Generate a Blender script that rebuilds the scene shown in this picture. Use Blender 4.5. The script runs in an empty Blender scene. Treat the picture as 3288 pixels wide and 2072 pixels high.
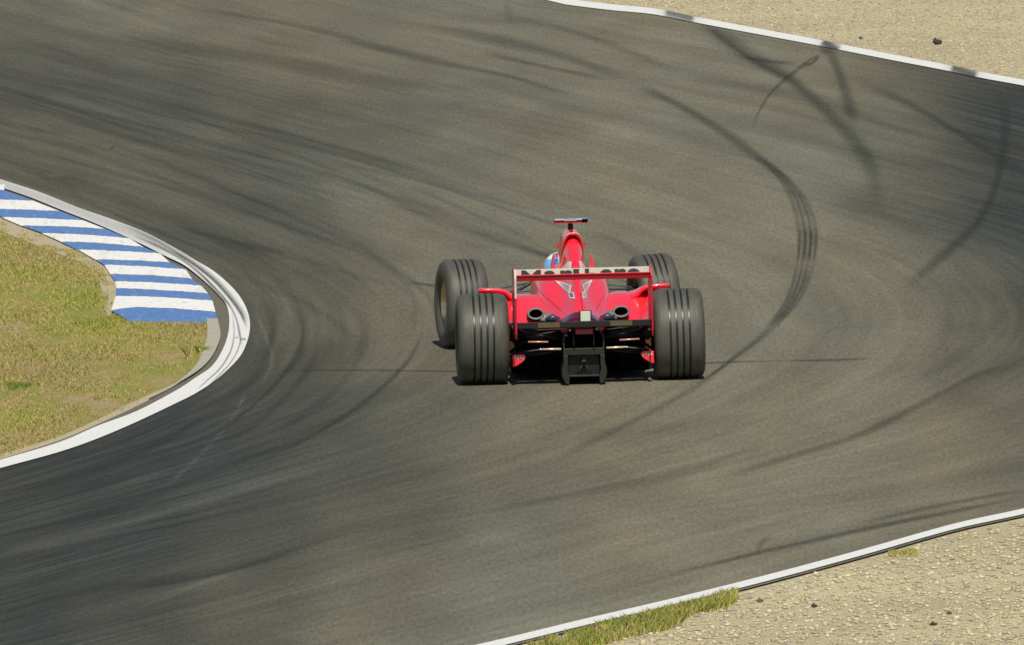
import bpy, bmesh, math, random
import numpy as np
from mathutils import Vector, Matrix
from mathutils.bvhtree import BVHTree
from math import sin, cos, radians, pi
random.seed(4); rng = np.random.default_rng(4)
S = bpy.context.scene
C = S.collection

# ------------------------------------------------------------------ camera
CE = 0.0905742
CYAW, CPIT, CROLL, CF = -0.0033433, 0.0876681, 0.0227009, 66078.98
CPOS = np.array([0.0, -150*cos(CE), 150*sin(CE)])
_d = np.array([sin(CYAW)*cos(CPIT), cos(CYAW)*cos(CPIT), -sin(CPIT)])
_r = np.cross(_d, [0, 0, 1]); _r /= np.linalg.norm(_r); _u = np.cross(_r, _d)
CR = _r*cos(CROLL)-_u*sin(CROLL); CU = _r*sin(CROLL)+_u*cos(CROLL)
cd = bpy.data.cameras.new('camera'); cam = bpy.data.objects.new('camera', cd); C.objects.link(cam)
cd.sensor_width = 36; cd.lens = CF/3288*36; cd.clip_start = 1; cd.clip_end = 8000
M = Matrix(((CR[0], CU[0], -_d[0], CPOS[0]), (CR[1], CU[1], -_d[1], CPOS[1]), (CR[2], CU[2], -_d[2], CPOS[2]), (0, 0, 0, 1)))
cam.matrix_world = M
S.camera = cam

def gnd(u, v, z=0.0):
    """photo coordinate (3288 wide) -> point on the ground"""
    k = _d+CR*(u-1644)/CF+CU*(1036-v)/CF
    t = (z-CPOS[2])/k[2]
    return CPOS+k*t
def proj(P):
    v = np.asarray(P)-CPOS; z = v@_d
    return np.stack([1644+CF*(v@CR)/z, 1036-CF*(v@CU)/z], -1)

# ------------------------------------------------------------------ light
SUN_EL, SUN_AZ = 54, 6
w = bpy.data.worlds.new('World'); S.world = w; w.use_nodes = True
nt = w.node_tree; sky = nt.nodes.new('ShaderNodeTexSky'); sky.sky_type = 'NISHITA'; sky.sun_disc = False
sky.sun_elevation = radians(SUN_EL); sky.sun_rotation = radians(180-SUN_AZ)
bg = nt.nodes['Background']; bg.inputs[1].default_value = 0.062
nt.links.new(sky.outputs[0], bg.inputs[0])
sl = bpy.data.lights.new('sun', 'SUN'); sl.energy = 4.2; sl.angle = radians(0.5); sl.color = (1, .945, .82)
so = bpy.data.objects.new('sun', sl); C.objects.link(so)
so.rotation_euler = (radians(90-SUN_EL), 0, radians(SUN_AZ))
S.view_settings.view_transform = 'Standard'; S.view_settings.look = 'None'
S.view_settings.exposure = 0.08; S.view_settings.gamma = 1
S.cycles.transparent_max_bounces = 48
S.cycles.filter_width = 1.6

# ------------------------------------------------------------------ materials
def newmat(name):
    m = bpy.data.materials.new(name); m.use_nodes = True
    return m, m.node_tree, m.node_tree.nodes['Principled BSDF']
def N(nt, typ, **kw):
    n = nt.nodes.new(typ)
    for k, v in kw.items():
        if k.startswith('i_'):
            n.inputs[k[2:]].default_value = v
        else: setattr(n, k, v)
    return n
def simple(name, col, rough=.5, metal=0, coat=0, var=.12, scale=30, bump=0, spec=None):
    m, nt, b = newmat(name)
    tc = N(nt, 'ShaderNodeTexCoord')
    nz = N(nt, 'ShaderNodeTexNoise'); nz.inputs['Scale'].default_value = scale; nz.inputs['Detail'].default_value = 5
    nt.links.new(tc.outputs['Object'], nz.inputs['Vector'])
    mx = N(nt, 'ShaderNodeMix', data_type='RGBA'); mx.clamp_factor = True
    c = np.array(col)
    mx.inputs[6].default_value = (*np.clip(c*(1-var), 0, 1), 1); mx.inputs[7].default_value = (*np.clip(c*(1+var), 0, 1), 1)
    nt.links.new(nz.outputs[0], mx.inputs[0]); nt.links.new(mx.outputs[2], b.inputs['Base Color'])
    b.inputs['Roughness'].default_value = rough; b.inputs['Metallic'].default_value = metal
    b.inputs['Coat Weight'].default_value = coat; b.inputs['Coat Roughness'].default_value = .08
    if spec is not None: b.inputs['Specular IOR Level'].default_value = spec
    if bump:
        bp = N(nt, 'ShaderNodeBump'); bp.inputs['Strength'].default_value = bump; bp.inputs['Distance'].default_value = .01
        nt.links.new(nz.outputs[0], bp.inputs['Height']); nt.links.new(bp.outputs[0], b.inputs['Normal'])
    return m
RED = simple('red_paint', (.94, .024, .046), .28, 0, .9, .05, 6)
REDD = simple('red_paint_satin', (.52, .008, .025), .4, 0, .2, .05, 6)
BLACK = simple('black_carbon', (.012, .012, .013), .45, 0, 0, .3, 60, spec=.35)
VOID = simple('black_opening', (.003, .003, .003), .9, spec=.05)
OLIVE = simple('grubby_carbon', (.022, .021, .014), .5, .2, 0, .35, 25)
BROWN = simple('brown_sticker', (.10, .075, .03), .5, 0, 0, .3, 40)
STEEL = simple('steel', (.62, .52, .42), .22, 1, 0, .15, 40)
RODM = simple('pale_rod', (.80, .62, .46), .3, .3, 0, .1, 40)
RODP = simple('pinkish_rod', (.66, .34, .26), .3, .3, 0, .1, 40)
ALU = simple('bare_metal', (.55, .53, .50), .35, 1, 0, .2, 40)
GREYP = simple('grey_heat_shield', (.17, .165, .17), .55, .1, 0, .2, 30)
WHITE = simple('white_paint', (.78, .77, .70), .4, 0, .2, .06, 20)
INK = simple('black_lettering', (.012, .01, .016), .4)
BLUE = simple('blue_sticker', (.09, .16, .42), .4, 0, .2, .1, 40)
SKYB = simple('light_blue_paint', (.18, .50, .86), .25, 0, .8, .05, 20)
PALE = simple('painted_highlight', (.92, .50, .36), .35, 0, .3, .05, 20)
CREAM = simple('cream_wing_paint', (.44, .43, .36), .45, 0, .1, .08, 20)
PINKW = simple('pinkish_white_edge', (.62, .50, .48), .4)
PLATE = simple('pale_reflector', (.60, .64, .52), .4, 0, .3, .08, 60)
GOLD = simple('gold_rim', (.72, .58, .36), .32, .85, 0, .1, 30)
SUIT = simple('red_overalls', (.55, .02, .03), .8, 0, 0, .15, 30, .3)
GLOVE = simple('black_glove', (.02, .02, .02), .8)
SKIN = simple('skin', (.55, .33, .24), .5)
VISOR = simple('dark_visor', (.02, .02, .03), .1, 0, .8)
REDLAMP = simple('red_lens', (.55, .01, .03), .2, 0, .6)

def rubber_mat():
    m, nt, b = newmat('tyre_rubber')
    tc = N(nt, 'ShaderNodeTexCoord')
    mp = N(nt, 'ShaderNodeMapping'); mp.inputs['Scale'].default_value = (60, 6, 6)
    nt.links.new(tc.outputs['Object'], mp.inputs[0])
    nz = N(nt, 'ShaderNodeTexNoise'); nz.inputs['Scale'].default_value = 1.5; nz.inputs['Detail'].default_value = 6
    nt.links.new(mp.outputs[0], nz.inputs['Vector'])
    r = N(nt, 'ShaderNodeValToRGB'); r.color_ramp.elements[0].color = (.052, .053, .045, 1); r.color_ramp.elements[1].color = (.092, .090, .074, 1)
    r.color_ramp.elements[0].position = .3; r.color_ramp.elements[1].position = .7
    nt.links.new(nz.outputs[0], r.inputs[0]); nt.links.new(r.outputs[0], b.inputs['Base Color'])
    b.inputs['Roughness'].default_value = .58; b.inputs['Specular IOR Level'].default_value = .45
    return m
RUB = rubber_mat()
GROOVE = simple('groove_rubber', (.016, .018, .019), .36, spec=.28)

# ------------------------------------------------------------------ object helpers
def meshobj(name, verts, faces, mat, parent=None, smooth=False, sub=0, bevel=0):
    me = bpy.data.meshes.new(name); me.from_pydata([tuple(v) for v in verts], [], [tuple(f) for f in faces])
    mats = mat if isinstance(mat, (list, tuple)) else [mat]
    for q in mats: me.materials.append(q)
    bm = bmesh.new(); bm.from_mesh(me); bmesh.ops.recalc_face_normals(bm, faces=bm.faces); bm.to_mesh(me); bm.free()
    o = bpy.data.objects.new(name, me); C.objects.link(o)
    if smooth:
        for p in me.polygons: p.use_smooth = True
    if bevel:
        md = o.modifiers.new('bevel', 'BEVEL'); md.width = bevel; md.segments = 2; md.limit_method = 'ANGLE'
    if sub:
        md = o.modifiers.new('sub', 'SUBSURF'); md.levels = sub; md.render_levels = sub
    if parent: o.parent = parent
    return o
class MB:
    def __init__(s): s.v = []; s.f = []
    def add(s, v, f):
        n = len(s.v); s.v += [tuple(q) for q in v]; s.f += [tuple(i+n for i in q) for q in f]; return s
    def box(s, c, d, rot=None):
        v = [Vector((sx*d[0]/2, sy*d[1]/2, sz*d[2]/2)) for sx in (-1, 1) for sy in (-1, 1) for sz in (-1, 1)]
        if rot: v = [rot @ q for q in v]
        v = [q+Vector(c) for q in v]
        return s.add(v, [(0, 1, 3, 2), (4, 6, 7, 5), (0, 4, 5, 1), (2, 3, 7, 6), (0, 2, 6, 4), (1, 5, 7, 3)])
    def prism(s, pts, a, b, axis='x'):
        """polygon pts extruded from a to b on axis; pts are (y,z) for x, (x,z) for y, (x,y) for z"""
        def P(p, t): return {'x': (t, p[0], p[1]), 'y': (p[0], t, p[1]), 'z': (p[0], p[1], t)}[axis]
        n = len(pts)
        return s.add([P(p, a) for p in pts]+[P(p, b) for p in pts], [tuple(range(n))[::-1], tuple(range(n, 2*n))]+[(i, (i+1) % n, n+(i+1) % n, n+i) for i in range(n)])
    def tube(s, path, r, seg=10, flat=1.0):
        pts = [Vector(p) for p in path]; rs = r if isinstance(r, (list, tuple)) else [r]*len(pts)
        v = []; f = []
        for i, p in enumerate(pts):
            t = (pts[min(i+1, len(pts)-1)]-pts[max(i-1, 0)]).normalized()
            a = Vector((0, 0, 1)) if abs(t.z) < .9 else Vector((0, 1, 0))
            n = t.cross(a).normalized(); bt = n.cross(t)
            for k in range(seg):
                an = 2*pi*k/seg
                v.append(p+n*cos(an)*rs[i]+bt*sin(an)*rs[i]*flat)
        for i in range(len(pts)-1):
            for k in range(seg):
                f.append((i*seg+k, i*seg+(k+1) % seg, (i+1)*seg+(k+1) % seg, (i+1)*seg+k))
        f.append(tuple(range(seg))[::-1]); f.append(tuple((len(pts)-1)*seg+k for k in range(seg)))
        return s.add(v, f)
    def build(s, name, mat, parent=None, **k): return meshobj(name, s.v, s.f, mat, parent, **k)
def tag(o, label=None, cat=None, group=None, kind=None):
    if label: o['label'] = label
    if cat: o['category'] = cat
    if group: o['group'] = group
    if kind: o['kind'] = kind
    return o
def empty(name, loc=(0, 0, 0), rz=0):
    o = bpy.data.objects.new(name, None); C.objects.link(o); o.location = loc; o.rotation_euler = (0, 0, rz); o.empty_display_size = .2
    return o
def cr(pts, n=8):
    """Catmull-Rom through points"""
    P = np.array(pts, float); P = np.vstack([2*P[0]-P[1], P, 2*P[-1]-P[-2]]); out = []
    for i in range(1, len(P)-2):
        for k in range(n):
            t = k/n; a, b, c, d = P[i-1], P[i], P[i+1], P[i+2]
            out.append(.5*((2*b)+(-a+c)*t+(2*a-5*b+4*c-d)*t*t+(-a+3*b-3*c+d)*t**3))
    out.append(P[-2]); return np.array(out)
def resample(P, n):
    L = np.r_[0, np.cumsum(np.linalg.norm(np.diff(P, axis=0), axis=1))]; q = np.linspace(0, L[-1], n)
    return np.stack([np.interp(q, L, P[:, k]) for k in range(P.shape[1])], 1)
def Z7(p): return (p[0]*.6264, p[1]*.6264+550)      # close-up of the kerb
def FI(p): return (p[0]*1.366, p[1]*1.366)
def R8(p): return (p[0]*.4934+2100, p[1]*.4934)
def RB(p): return (p[0]*.7425+1500, p[1]*.7425+1580)

# ------------------------------------------------------------------ the bend: ground, track, lines
inner_px = [Z7(p) for p in [(0, 45), (200, 110), (400, 190), (600, 260), (750, 320), (900, 400), (1000, 460), (1100, 520), (1200, 610), (1255, 690), (1280, 770), (1275, 850), (1240, 940), (1180, 1010), (1100, 1080), (1000, 1145), (900, 1195), (700, 1290), (500, 1375), (300, 1445), (0, 1527)]]
inner_in_px = [Z7(p) for p in [(0, 85), (160, 140), (320, 205), (460, 260), (600, 320), (720, 375), (850, 440), (950, 490), (1050, 570), (1120, 640), (1165, 700), (1175, 800), (1150, 900), (1090, 1000), (1000, 1065), (900, 1130), (700, 1235), (500, 1310), (300, 1395), (0, 1485)]]
def G(pxs): return np.array([gnd(*p)[:2] for p in pxs])
def ext(P, a, b):
    """straight extensions beyond both ends, metres"""
    d0 = (P[0]-P[2]); d0 /= np.linalg.norm(d0); d1 = (P[-1]-P[-3]); d1 /= np.linalg.norm(d1)
    return np.vstack([[P[0]+d0*a], P, [P[-1]+d1*b]])
IN_o = ext(cr(G(inner_px), 6), 45, 25); IN_i = ext(cr(G(inner_in_px), 6), 45, 25)
top_o_px = [(1690, -32), (1790, -8), (1830, 0), (1960, 16), (2100, 30), (2243, 58), (2430, 93), (2628, 130), (2692, 143), (2860, 176), (3037, 210), (3151, 234), (3288, 259), (3400, 284)]
bot_px = [RB(p) for p in [(2700, 0), (2408, 75), (2100, 143), (1700, 255), (1300, 362), (900, 462), (500, 555), (50, 663), (-300, 735)]]
bot_o_px = [(p[0], p[1]+w_) for p, w_ in zip(bot_px, [17, 18, 18, 19, 20, 20, 21, 22, 23])]   # outer edge (gravel side)
T = G(top_o_px); B = G(bot_o_px)
d0 = (T[0]-T[1]); d0 /= np.linalg.norm(d0)
bend = [(6.0, 20), (8.2, 13), (8.9, 6), (8.0, -1), (5.6, -7)]
OUT = ext(cr(np.vstack([T, bend, B]), 6), 45, 12)

# rubber strokes and right-edge vignette shading traced from the photograph: (points, half width px, strength, soft)
ST = []
def st(pts, wd, k, conv=FI): ST.append((cr([conv(p) for p in pts], 6), wd, min(.85, k*(.98 if wd < 8 else .86 if wd < 38 else .35))))
st([(1600, 30), (1660, 60), (1760, 130), (1850, 180), (1920, 240), (1980, 300), (2030, 360), (2055, 420), (2062, 500)], 21, .42)
st([(1640, 45), (1760, 135), (1860, 190), (1900, 225)], 9, .35)
st([(1480, 190), (1600, 250), (1700, 310), (1780, 370), (1850, 430)], 13, .42)
for dx, k in ((-13, .33), (0, .44), (13, .44), (25, .30)):
    st([(1775+dx*.3, 365), (1825+dx*.5, 405), (1864+dx*.8, 455), (1886+dx, 510), (1892+dx, 560), (1889+dx, 600), (1882+dx, 640)], 6.5, k*.8)
    st([(1894+dx, 530), (1893+dx, 570), (1888+dx, 618)], 6.0, k*.9)
    st([(1888+dx, 615), (1880+dx*.9, 650), (1866+dx*.8, 690), (1842+dx*.7, 730), (1805+dx*.5, 770)], 6.0, k)
    st([(1842+dx*.7, 730), (1795+dx*.45, 785), (1745+dx*.3, 825), (1700+dx*.2, 860), (1640, 905)], 5.0, k*.45)
st([(1700, 862), (1600, 930), (1450, 1010), (1300, 1080)], 10, .25)
st([(1932, 98), (1950, 122), (1968, 160), (1985, 210), (2000, 260), (2010, 300)], 17, .42)
st([(1930, 100), (1942, 112), (1950, 125)], 20, .35)
st([(1768, 305), (1785, 260), (1815, 215), (1860, 175), (1905, 140), (1925, 132), (1905, 150), (1870, 160)], 5, .36)
st([(1740, 135), (1800, 143), (1870, 150)], 6, .35)
st([(1885, 150), (1905, 150), (1925, 134)], 5, .3)
st([(2010, 190), (2130, 240), (2250, 310), (2350, 370), (2420, 410)], 11, .36)
st([(2335, 200), (2362, 260), (2358, 360), (2335, 450), (2300, 520), (2240, 580), (2160, 650), (2120, 690)], 14, .42)
st([(2270, 165), (2300, 175), (2330, 190)], 34, .6)
st([(2340, 175), (2380, 260), (2400, 420)], 85, .62)  # this band and the next: rubber plus painted-in right-edge vignette
st([(2420, 250), (2425, 500), (2435, 800)], 70, .42)
st([(2050, 620), (2090, 640), (2080, 700), (2060, 800)], 40, .12)
st([(570, 872), (800, 870), (1000, 872), (1200, 875), (1400, 868), (1660, 853), (1850, 848), (1960, 845)], 3.0, .38)
st([(1850, 848), (1960, 846), (2052, 842)], 3.5, .38)
st([(995, 745), (990, 790), (965, 840), (920, 890), (850, 950), (740, 1020), (600, 1090)], 7, .35)
st([(690, 720), (712, 770), (700, 830), (650, 900), (580, 965), (480, 1040)], 7, .32)
st([(740, 760), (745, 820), (700, 900), (620, 980), (500, 1060)], 10, .22)
st([(830, 700), (860, 780), (840, 850), (760, 940), (620, 1040)], 12, .18)
st([(620, 690), (640, 750), (630, 830), (580, 900), (500, 965)], 16, .30)
st([(1560, 1350), (1680, 1325), (1780, 1300), (2000, 1250), (2200, 1210), (2440, 1160)], 7, .42)
st([(1780, 1300), (1790, 1275), (1815, 1262)], 8, .25)
st([(2000, 1235), (2200, 1190), (2440, 1145)], 6, .25)
st([(2000, 1030), (2100, 985), (2220, 920), (2300, 880), (2420, 850)], 10, .25)
st([(1680, 1130), (1850, 1075), (2010, 1025), (2150, 960)], 10, .28)
st([(1340, 1040), (1500, 1010), (1650, 1000), (1800, 975)], 22, .14)
st([(1100, 1210), (1300, 1170), (1600, 1110), (1800, 1040)], 12, .2)
st([(0, 40), (300, 100), (600, 130), (900, 190), (1200, 215)], 22, .22)
st([(0, 150), (400, 180), (800, 260), (1100, 300)], 60, .20)
st([(0, 90), (250, 110), (500, 150)], 40, .22)
st([(780, 90), (1000, 140), (1200, 180), (1350, 225)], 8, .34)
st([(1000, 60), (1200, 100), (1350, 140), (1500, 200)], 14, .28)
st([(1120, 120), (1300, 160), (1450, 190)], 6, .28)
st([(1150, 35), (1300, 60), (1450, 110), (1600, 170)], 9, .2)
st([(400, 10), (700, 60), (900, 110), (1100, 150)], 8, .24)
st([(1190, 0), (1195, 30), (1200, 60)], 12, .12)
st([(1600, 180), (1900, 230), (2100, 300), (2300, 350)], 14, .2)
st([(1500, 250), (1750, 290), (2000, 350), (2250, 400)], 18, .16)
st([(1950, 470), (2060, 500), (2200, 560)], 20, .14)
st([(0, 390), (200, 440), (420, 520), (600, 600), (700, 690)], 26, .26)
st([(400, 530), (560, 570), (700, 600)], 7, .28)
st([(960, 662), (1010, 670), (1060, 674)], 4, .4)
# rubbered exit of the bend
st([(0, 1150), (200, 1100), (420, 1000), (560, 900), (610, 800), (590, 700)], 62, .34)
st([(-20, 1230), (300, 1150), (600, 1030), (800, 900), (900, 800)], 110, .24)
st([(-20, 1330), (400, 1250), (800, 1130), (1100, 1000)], 110, .16)
st([(-20, 1170), (150, 1125), (330, 1060), (480, 990)], 14, .34)
st([(-20, 1265), (250, 1200), (500, 1110), (700, 1030), (850, 960)], 12, .24)
st([(0, 1420), (250, 1380), (520, 1340), (700, 1290), (850, 1230)], 14, .24)
st([(300, 1385), (480, 1355), (640, 1312), (700, 1290)], 7, .3)
st([(0, 1480), (300, 1400), (600, 1340), (900, 1250), (1200, 1180)], 40, .14)
st([(262, 345), (266, 352)], 9, .3)
LT = []   # paler, scrubbed streaks
def lt(pts, wd, k, conv=FI): LT.append((cr([conv(p) for p in pts], 6), wd, k*.5))
lt([(585, 880), (560, 960), (500, 1040), (440, 1100), (380, 1150)], 2.2, .35)
lt([(600, 735), (625, 790), (640, 850), (615, 900)], 5, .28)
lt([(600, 640), (660, 690), (690, 760)], 8, .15)
lt([(0, 1300), (200, 1260), (500, 1170), (780, 1090)], 14, .16)
lt([(300, 1440), (560, 1340), (900, 1240)], 8, .12)
lt([(110, 412), (150, 412)], 6, .3)
lt([(1300, 1230), (1700, 1190), (2200, 1060)], 60, .08)
lt([(1500, 60), (1700, 110), (1900, 160)], 30, .10)
# white line scuffs, used on the painted line only
SC = []
def sc(pts, wd, k, conv=Z7): SC.append((cr([conv(p) for p in pts], 8), wd, k))
sc([(600, 262), (760, 335), (900, 410), (1010, 480), (1110, 560), (1190, 650), (1240, 720), (1270, 770)], 7, .55)
sc([(690, 330), (830, 395), (950, 465), (1050, 550), (1130, 640), (1190, 700)], 4, .75)
sc([(830, 380), (960, 455), (1080, 545), (1170, 640), (1235, 730), (1265, 800)], 4.5, .9)
sc([(1000, 500), (1080, 575), (1150, 650), (1205, 740), (1225, 820), (1240, 900)], 2.5, .8)
sc([(1190, 720), (1200, 820), (1190, 900), (1150, 980), (1100, 1040), (1050, 1080)], 1.6, .7)
sc([(1225, 780), (1230, 880), (1190, 970), (1120, 1050), (1060, 1110)], 1.8, .8)
sc([(1200, 840), (1180, 930), (1130, 1010), (1060, 1075), (1010, 1120)], 1.5, .8)
sc([(-200, -30), (0, 62), (300, 165), (600, 285), (760, 350), (900, 430)], 22, .38)
sc([(1230, 860), (1262, 862)], 3, .8); sc([(1205, 855), (1222, 850)], 3, .5)
for a, b, k, ww in (((2130, 34), (2235, 62), .85, 22), ((2640, 128), (2690, 170), .97, 24), ((3050, 212), (3140, 248), .92, 26)):
    SC.append((np.array([a, b], float), ww, k))
def stroke_field(px, strokes, out=None):
    out = np.zeros(len(px)) if out is None else out
    for pts, wd, k in strokes:
        lo = pts.min(0)-wd*3; hi = pts.max(0)+wd*3
        idx = np.where((px[:, 0] > lo[0]) & (px[:, 0] < hi[0]) & (px[:, 1] > lo[1]) & (px[:, 1] < hi[1]))[0]
        if not len(idx): continue
        q = px[idx]; dm = np.full(len(idx), 1e9); am = np.zeros(len(idx)); n = len(pts)-1
        for i in range(n):
            a, b = pts[i], pts[i+1]; ab = b-a; L2 = max(ab@ab, 1e-9)
            t = np.clip(((q-a)@ab)/L2, 0, 1); dd = np.linalg.norm(q-a-t[:, None]*ab, axis=1)
            u = dd < dm; dm[u] = dd[u]; am[u] = ((i+t)/n)[u]
        fade = np.clip(am*6+.15, 0, 1)*np.clip((1-am)*6+.15, 0, 1)
        f = k*np.exp(-(dm/wd)**2.2)*fade
        out[idx] = 1-(1-out[idx])*(1-f)
    return out

def strip(name, A, Bc, ns, nt_, z, mat, ds=None, dt=None):
    """sheet between two boundary curves with UV in metres and a rubber attribute"""
    A = resample(A, ns); Bc = resample(Bc, ns)
    t = np.linspace(0, 1, nt_)
    P = A[:, None, :]*(1-t)[None, :, None]+Bc[:, None, :]*t[None, :, None]
    V = np.concatenate([P.reshape(-1, 2), np.full((ns*nt_, 1), z)], 1)
    i = np.arange(ns-1)[:, None]*nt_+np.arange(nt_-1)[None, :]
    F = np.stack([i, i+nt_, i+nt_+1, i+1], -1).reshape(-1, 4)
    me = bpy.data.meshes.new(name); me.vertices.add(len(V)); me.vertices.foreach_set('co', V.ravel())
    me.loops.add(F.size); me.loops.foreach_set('vertex_index', F.ravel().astype(np.int32))
    me.polygons.add(len(F)); me.polygons.foreach_set('loop_start', np.arange(0, F.size, 4, dtype=np.int32)); me.polygons.foreach_set('loop_total', np.full(len(F), 4, np.int32))
    me.update(calc_edges=True)
    mid = (A+Bc)/2; L = np.r_[0, np.cumsum(np.linalg.norm(np.diff(mid, axis=0), axis=1))]
    W = 10 if dt is None else dt
    uvv = np.stack([np.repeat(L, nt_), np.tile(t*W, ns)], 1)
    uv = me.uv_layers.new(name='flow'); uv.data.foreach_set('uv', uvv[F.ravel()].ravel().astype(np.float32))
    me.materials.append(mat); me.validate()
    o = bpy.data.objects.new(name, me); C.objects.link(o)
    return o, V
def set_attr(o, name, vals):
    a = o.data.attributes.new(name, 'FLOAT', 'POINT'); a.data.foreach_set('value', vals.astype(np.float32))

def asphalt():
    m, nt, b = newmat('asphalt')
    L = nt.links.new
    uv = N(nt, 'ShaderNodeUVMap', uv_map='flow'); geo = N(nt, 'ShaderNodeNewGeometry')
    def noise(vec, sc_, det=4, mscale=None, rough=.55):
        src = vec
        if mscale:
            mp = N(nt, 'ShaderNodeMapping'); mp.inputs['Scale'].default_value = mscale; L(vec, mp.inputs[0]); src = mp.outputs[0]
        n = N(nt, 'ShaderNodeTexNoise'); n.inputs['Scale'].default_value = sc_; n.inputs['Detail'].default_value = det; n.inputs['Roughness'].default_value = rough
        L(src, n.inputs['Vector']); return n.outputs[0]
    def ramp(x, a, b_, ca, cb):
        r = N(nt, 'ShaderNodeMapRange'); r.inputs[1].default_value = a; r.inputs[2].default_value = b_; r.inputs[3].default_value = ca; r.inputs[4].default_value = cb
        L(x, r.inputs[0]); return r.outputs[0]
    def math(op, x, y):
        n = N(nt, 'ShaderNodeMath', operation=op)
        for i, q in enumerate((x, y)):
            if isinstance(q, (int, float)): n.inputs[i].default_value = q
            else: L(q, n.inputs[i])
        return n.outputs[0]
    st1 = ramp(noise(uv.outputs[0], 1, 5, (.10, 2.2, 1)), .32, .68, .82, 1.10)
    st2 = ramp(noise(uv.outputs[0], 1, 4, (.22, 9, 1)), .3, .7, .90, 1.07)
    st3 = ramp(noise(uv.outputs[0], 1, 3, (.4, 35, 1)), .3, .7, .975, 1.02)
    pat = ramp(noise(geo.outputs['Position'], 1, 4, (1.4, .35, 1)), .35, .65, .90, 1.09)
    grain = ramp(noise(geo.outputs['Position'], 1, 3, (38, 5, 1), .7), .25, .75, .70, 1.30)
    grain2 = ramp(noise(geo.outputs['Position'], 1, 2, (110, 16, 1), .8), .25, .75, .80, 1.20)
    f = math('MULTIPLY', math('MULTIPLY', math('MULTIPLY', st1, st2), math('MULTIPLY', st3, pat)), math('MULTIPLY', grain, grain2))
    ar = N(nt, 'ShaderNodeAttribute', attribute_name='rubber_shade'); al = N(nt, 'ShaderNodeAttribute', attribute_name='scrub')
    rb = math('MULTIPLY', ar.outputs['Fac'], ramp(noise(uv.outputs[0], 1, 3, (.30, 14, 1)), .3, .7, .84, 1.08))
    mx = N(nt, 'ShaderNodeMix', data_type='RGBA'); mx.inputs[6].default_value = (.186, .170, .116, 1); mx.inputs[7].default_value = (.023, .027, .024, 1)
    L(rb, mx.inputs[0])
    m2 = N(nt, 'ShaderNodeMix', data_type='RGBA'); m2.inputs[7].default_value = (.34, .33, .29, 1)
    L(mx.outputs[2], m2.inputs[6]); L(al.outputs['Fac'], m2.inputs[0])
    # tan/grey drift in the binder
    tint = noise(geo.outputs['Position'], 1, 3, (.5, .08, 1))
    m3 = N(nt, 'ShaderNodeMix', data_type='RGBA', blend_type='MULTIPLY'); m3.inputs[0].default_value = 1
    tr = N(nt, 'ShaderNodeValToRGB'); tr.color_ramp.elements[0].position = .35; tr.color_ramp.elements[1].position = .65
    tr.color_ramp.elements[0].color = (.95, 1.0, 1.06, 1); tr.color_ramp.elements[1].color = (1.04, 1.0, .93, 1)
    L(tint, tr.inputs[0]); L(m2.outputs[2], m3.inputs[6]); L(tr.outputs[0], m3.inputs[7])
    vm = N(nt, 'ShaderNodeVectorMath', operation='SCALE'); L(m3.outputs[2], vm.inputs[0]); L(f, vm.inputs['Scale'])
    L(vm.outputs[0], b.inputs['Base Color'])
    b.inputs['Roughness'].default_value = .82; b.inputs['Specular IOR Level'].default_value = .3
    bp = N(nt, 'ShaderNodeBump'); bp.inputs['Strength'].default_value = .35; bp.inputs['Distance'].default_value = .006
    L(noise(geo.outputs['Position'], 90, 3), bp.inputs['Height']); L(bp.outputs[0], b.inputs['Normal'])
    return m
def line_paint():
    m, nt, b = newmat('worn_line_paint'); L = nt.links.new
    geo = N(nt, 'ShaderNodeNewGeometry'); mp = N(nt, 'ShaderNodeMapping'); mp.inputs['Scale'].default_value = (50, 7, 1)
    L(geo.outputs['Position'], mp.inputs[0]); nz = N(nt, 'ShaderNodeTexNoise'); nz.inputs['Scale'].default_value = 1; nz.inputs['Detail'].default_value = 5; L(mp.outputs[0], nz.inputs['Vector'])
    ar = N(nt, 'ShaderNodeAttribute', attribute_name='rubber_shade')
    ad = N(nt, 'ShaderNodeMath', operation='MULTIPLY_ADD'); L(nz.outputs[0], ad.inputs[0]); ad.inputs[1].default_value = .35; ad.inputs[2].default_value = -.10
    a2 = N(nt, 'ShaderNodeMath', operation='ADD', use_clamp=True); L(ad.outputs[0], a2.inputs[0]); L(ar.outputs['Fac'], a2.inputs[1])
    mx = N(nt, 'ShaderNodeMix', data_type='RGBA'); mx.inputs[6].default_value = (.76, .76, .74, 1); mx.inputs[7].default_value = (.085, .08, .065, 1)
    L(a2.outputs[0], mx.inputs[0]); L(mx.outputs[2], b.inputs['Base Color']); b.inputs['Roughness'].default_value = .6
    return m
ASP = asphalt(); LINE = line_paint()

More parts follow.
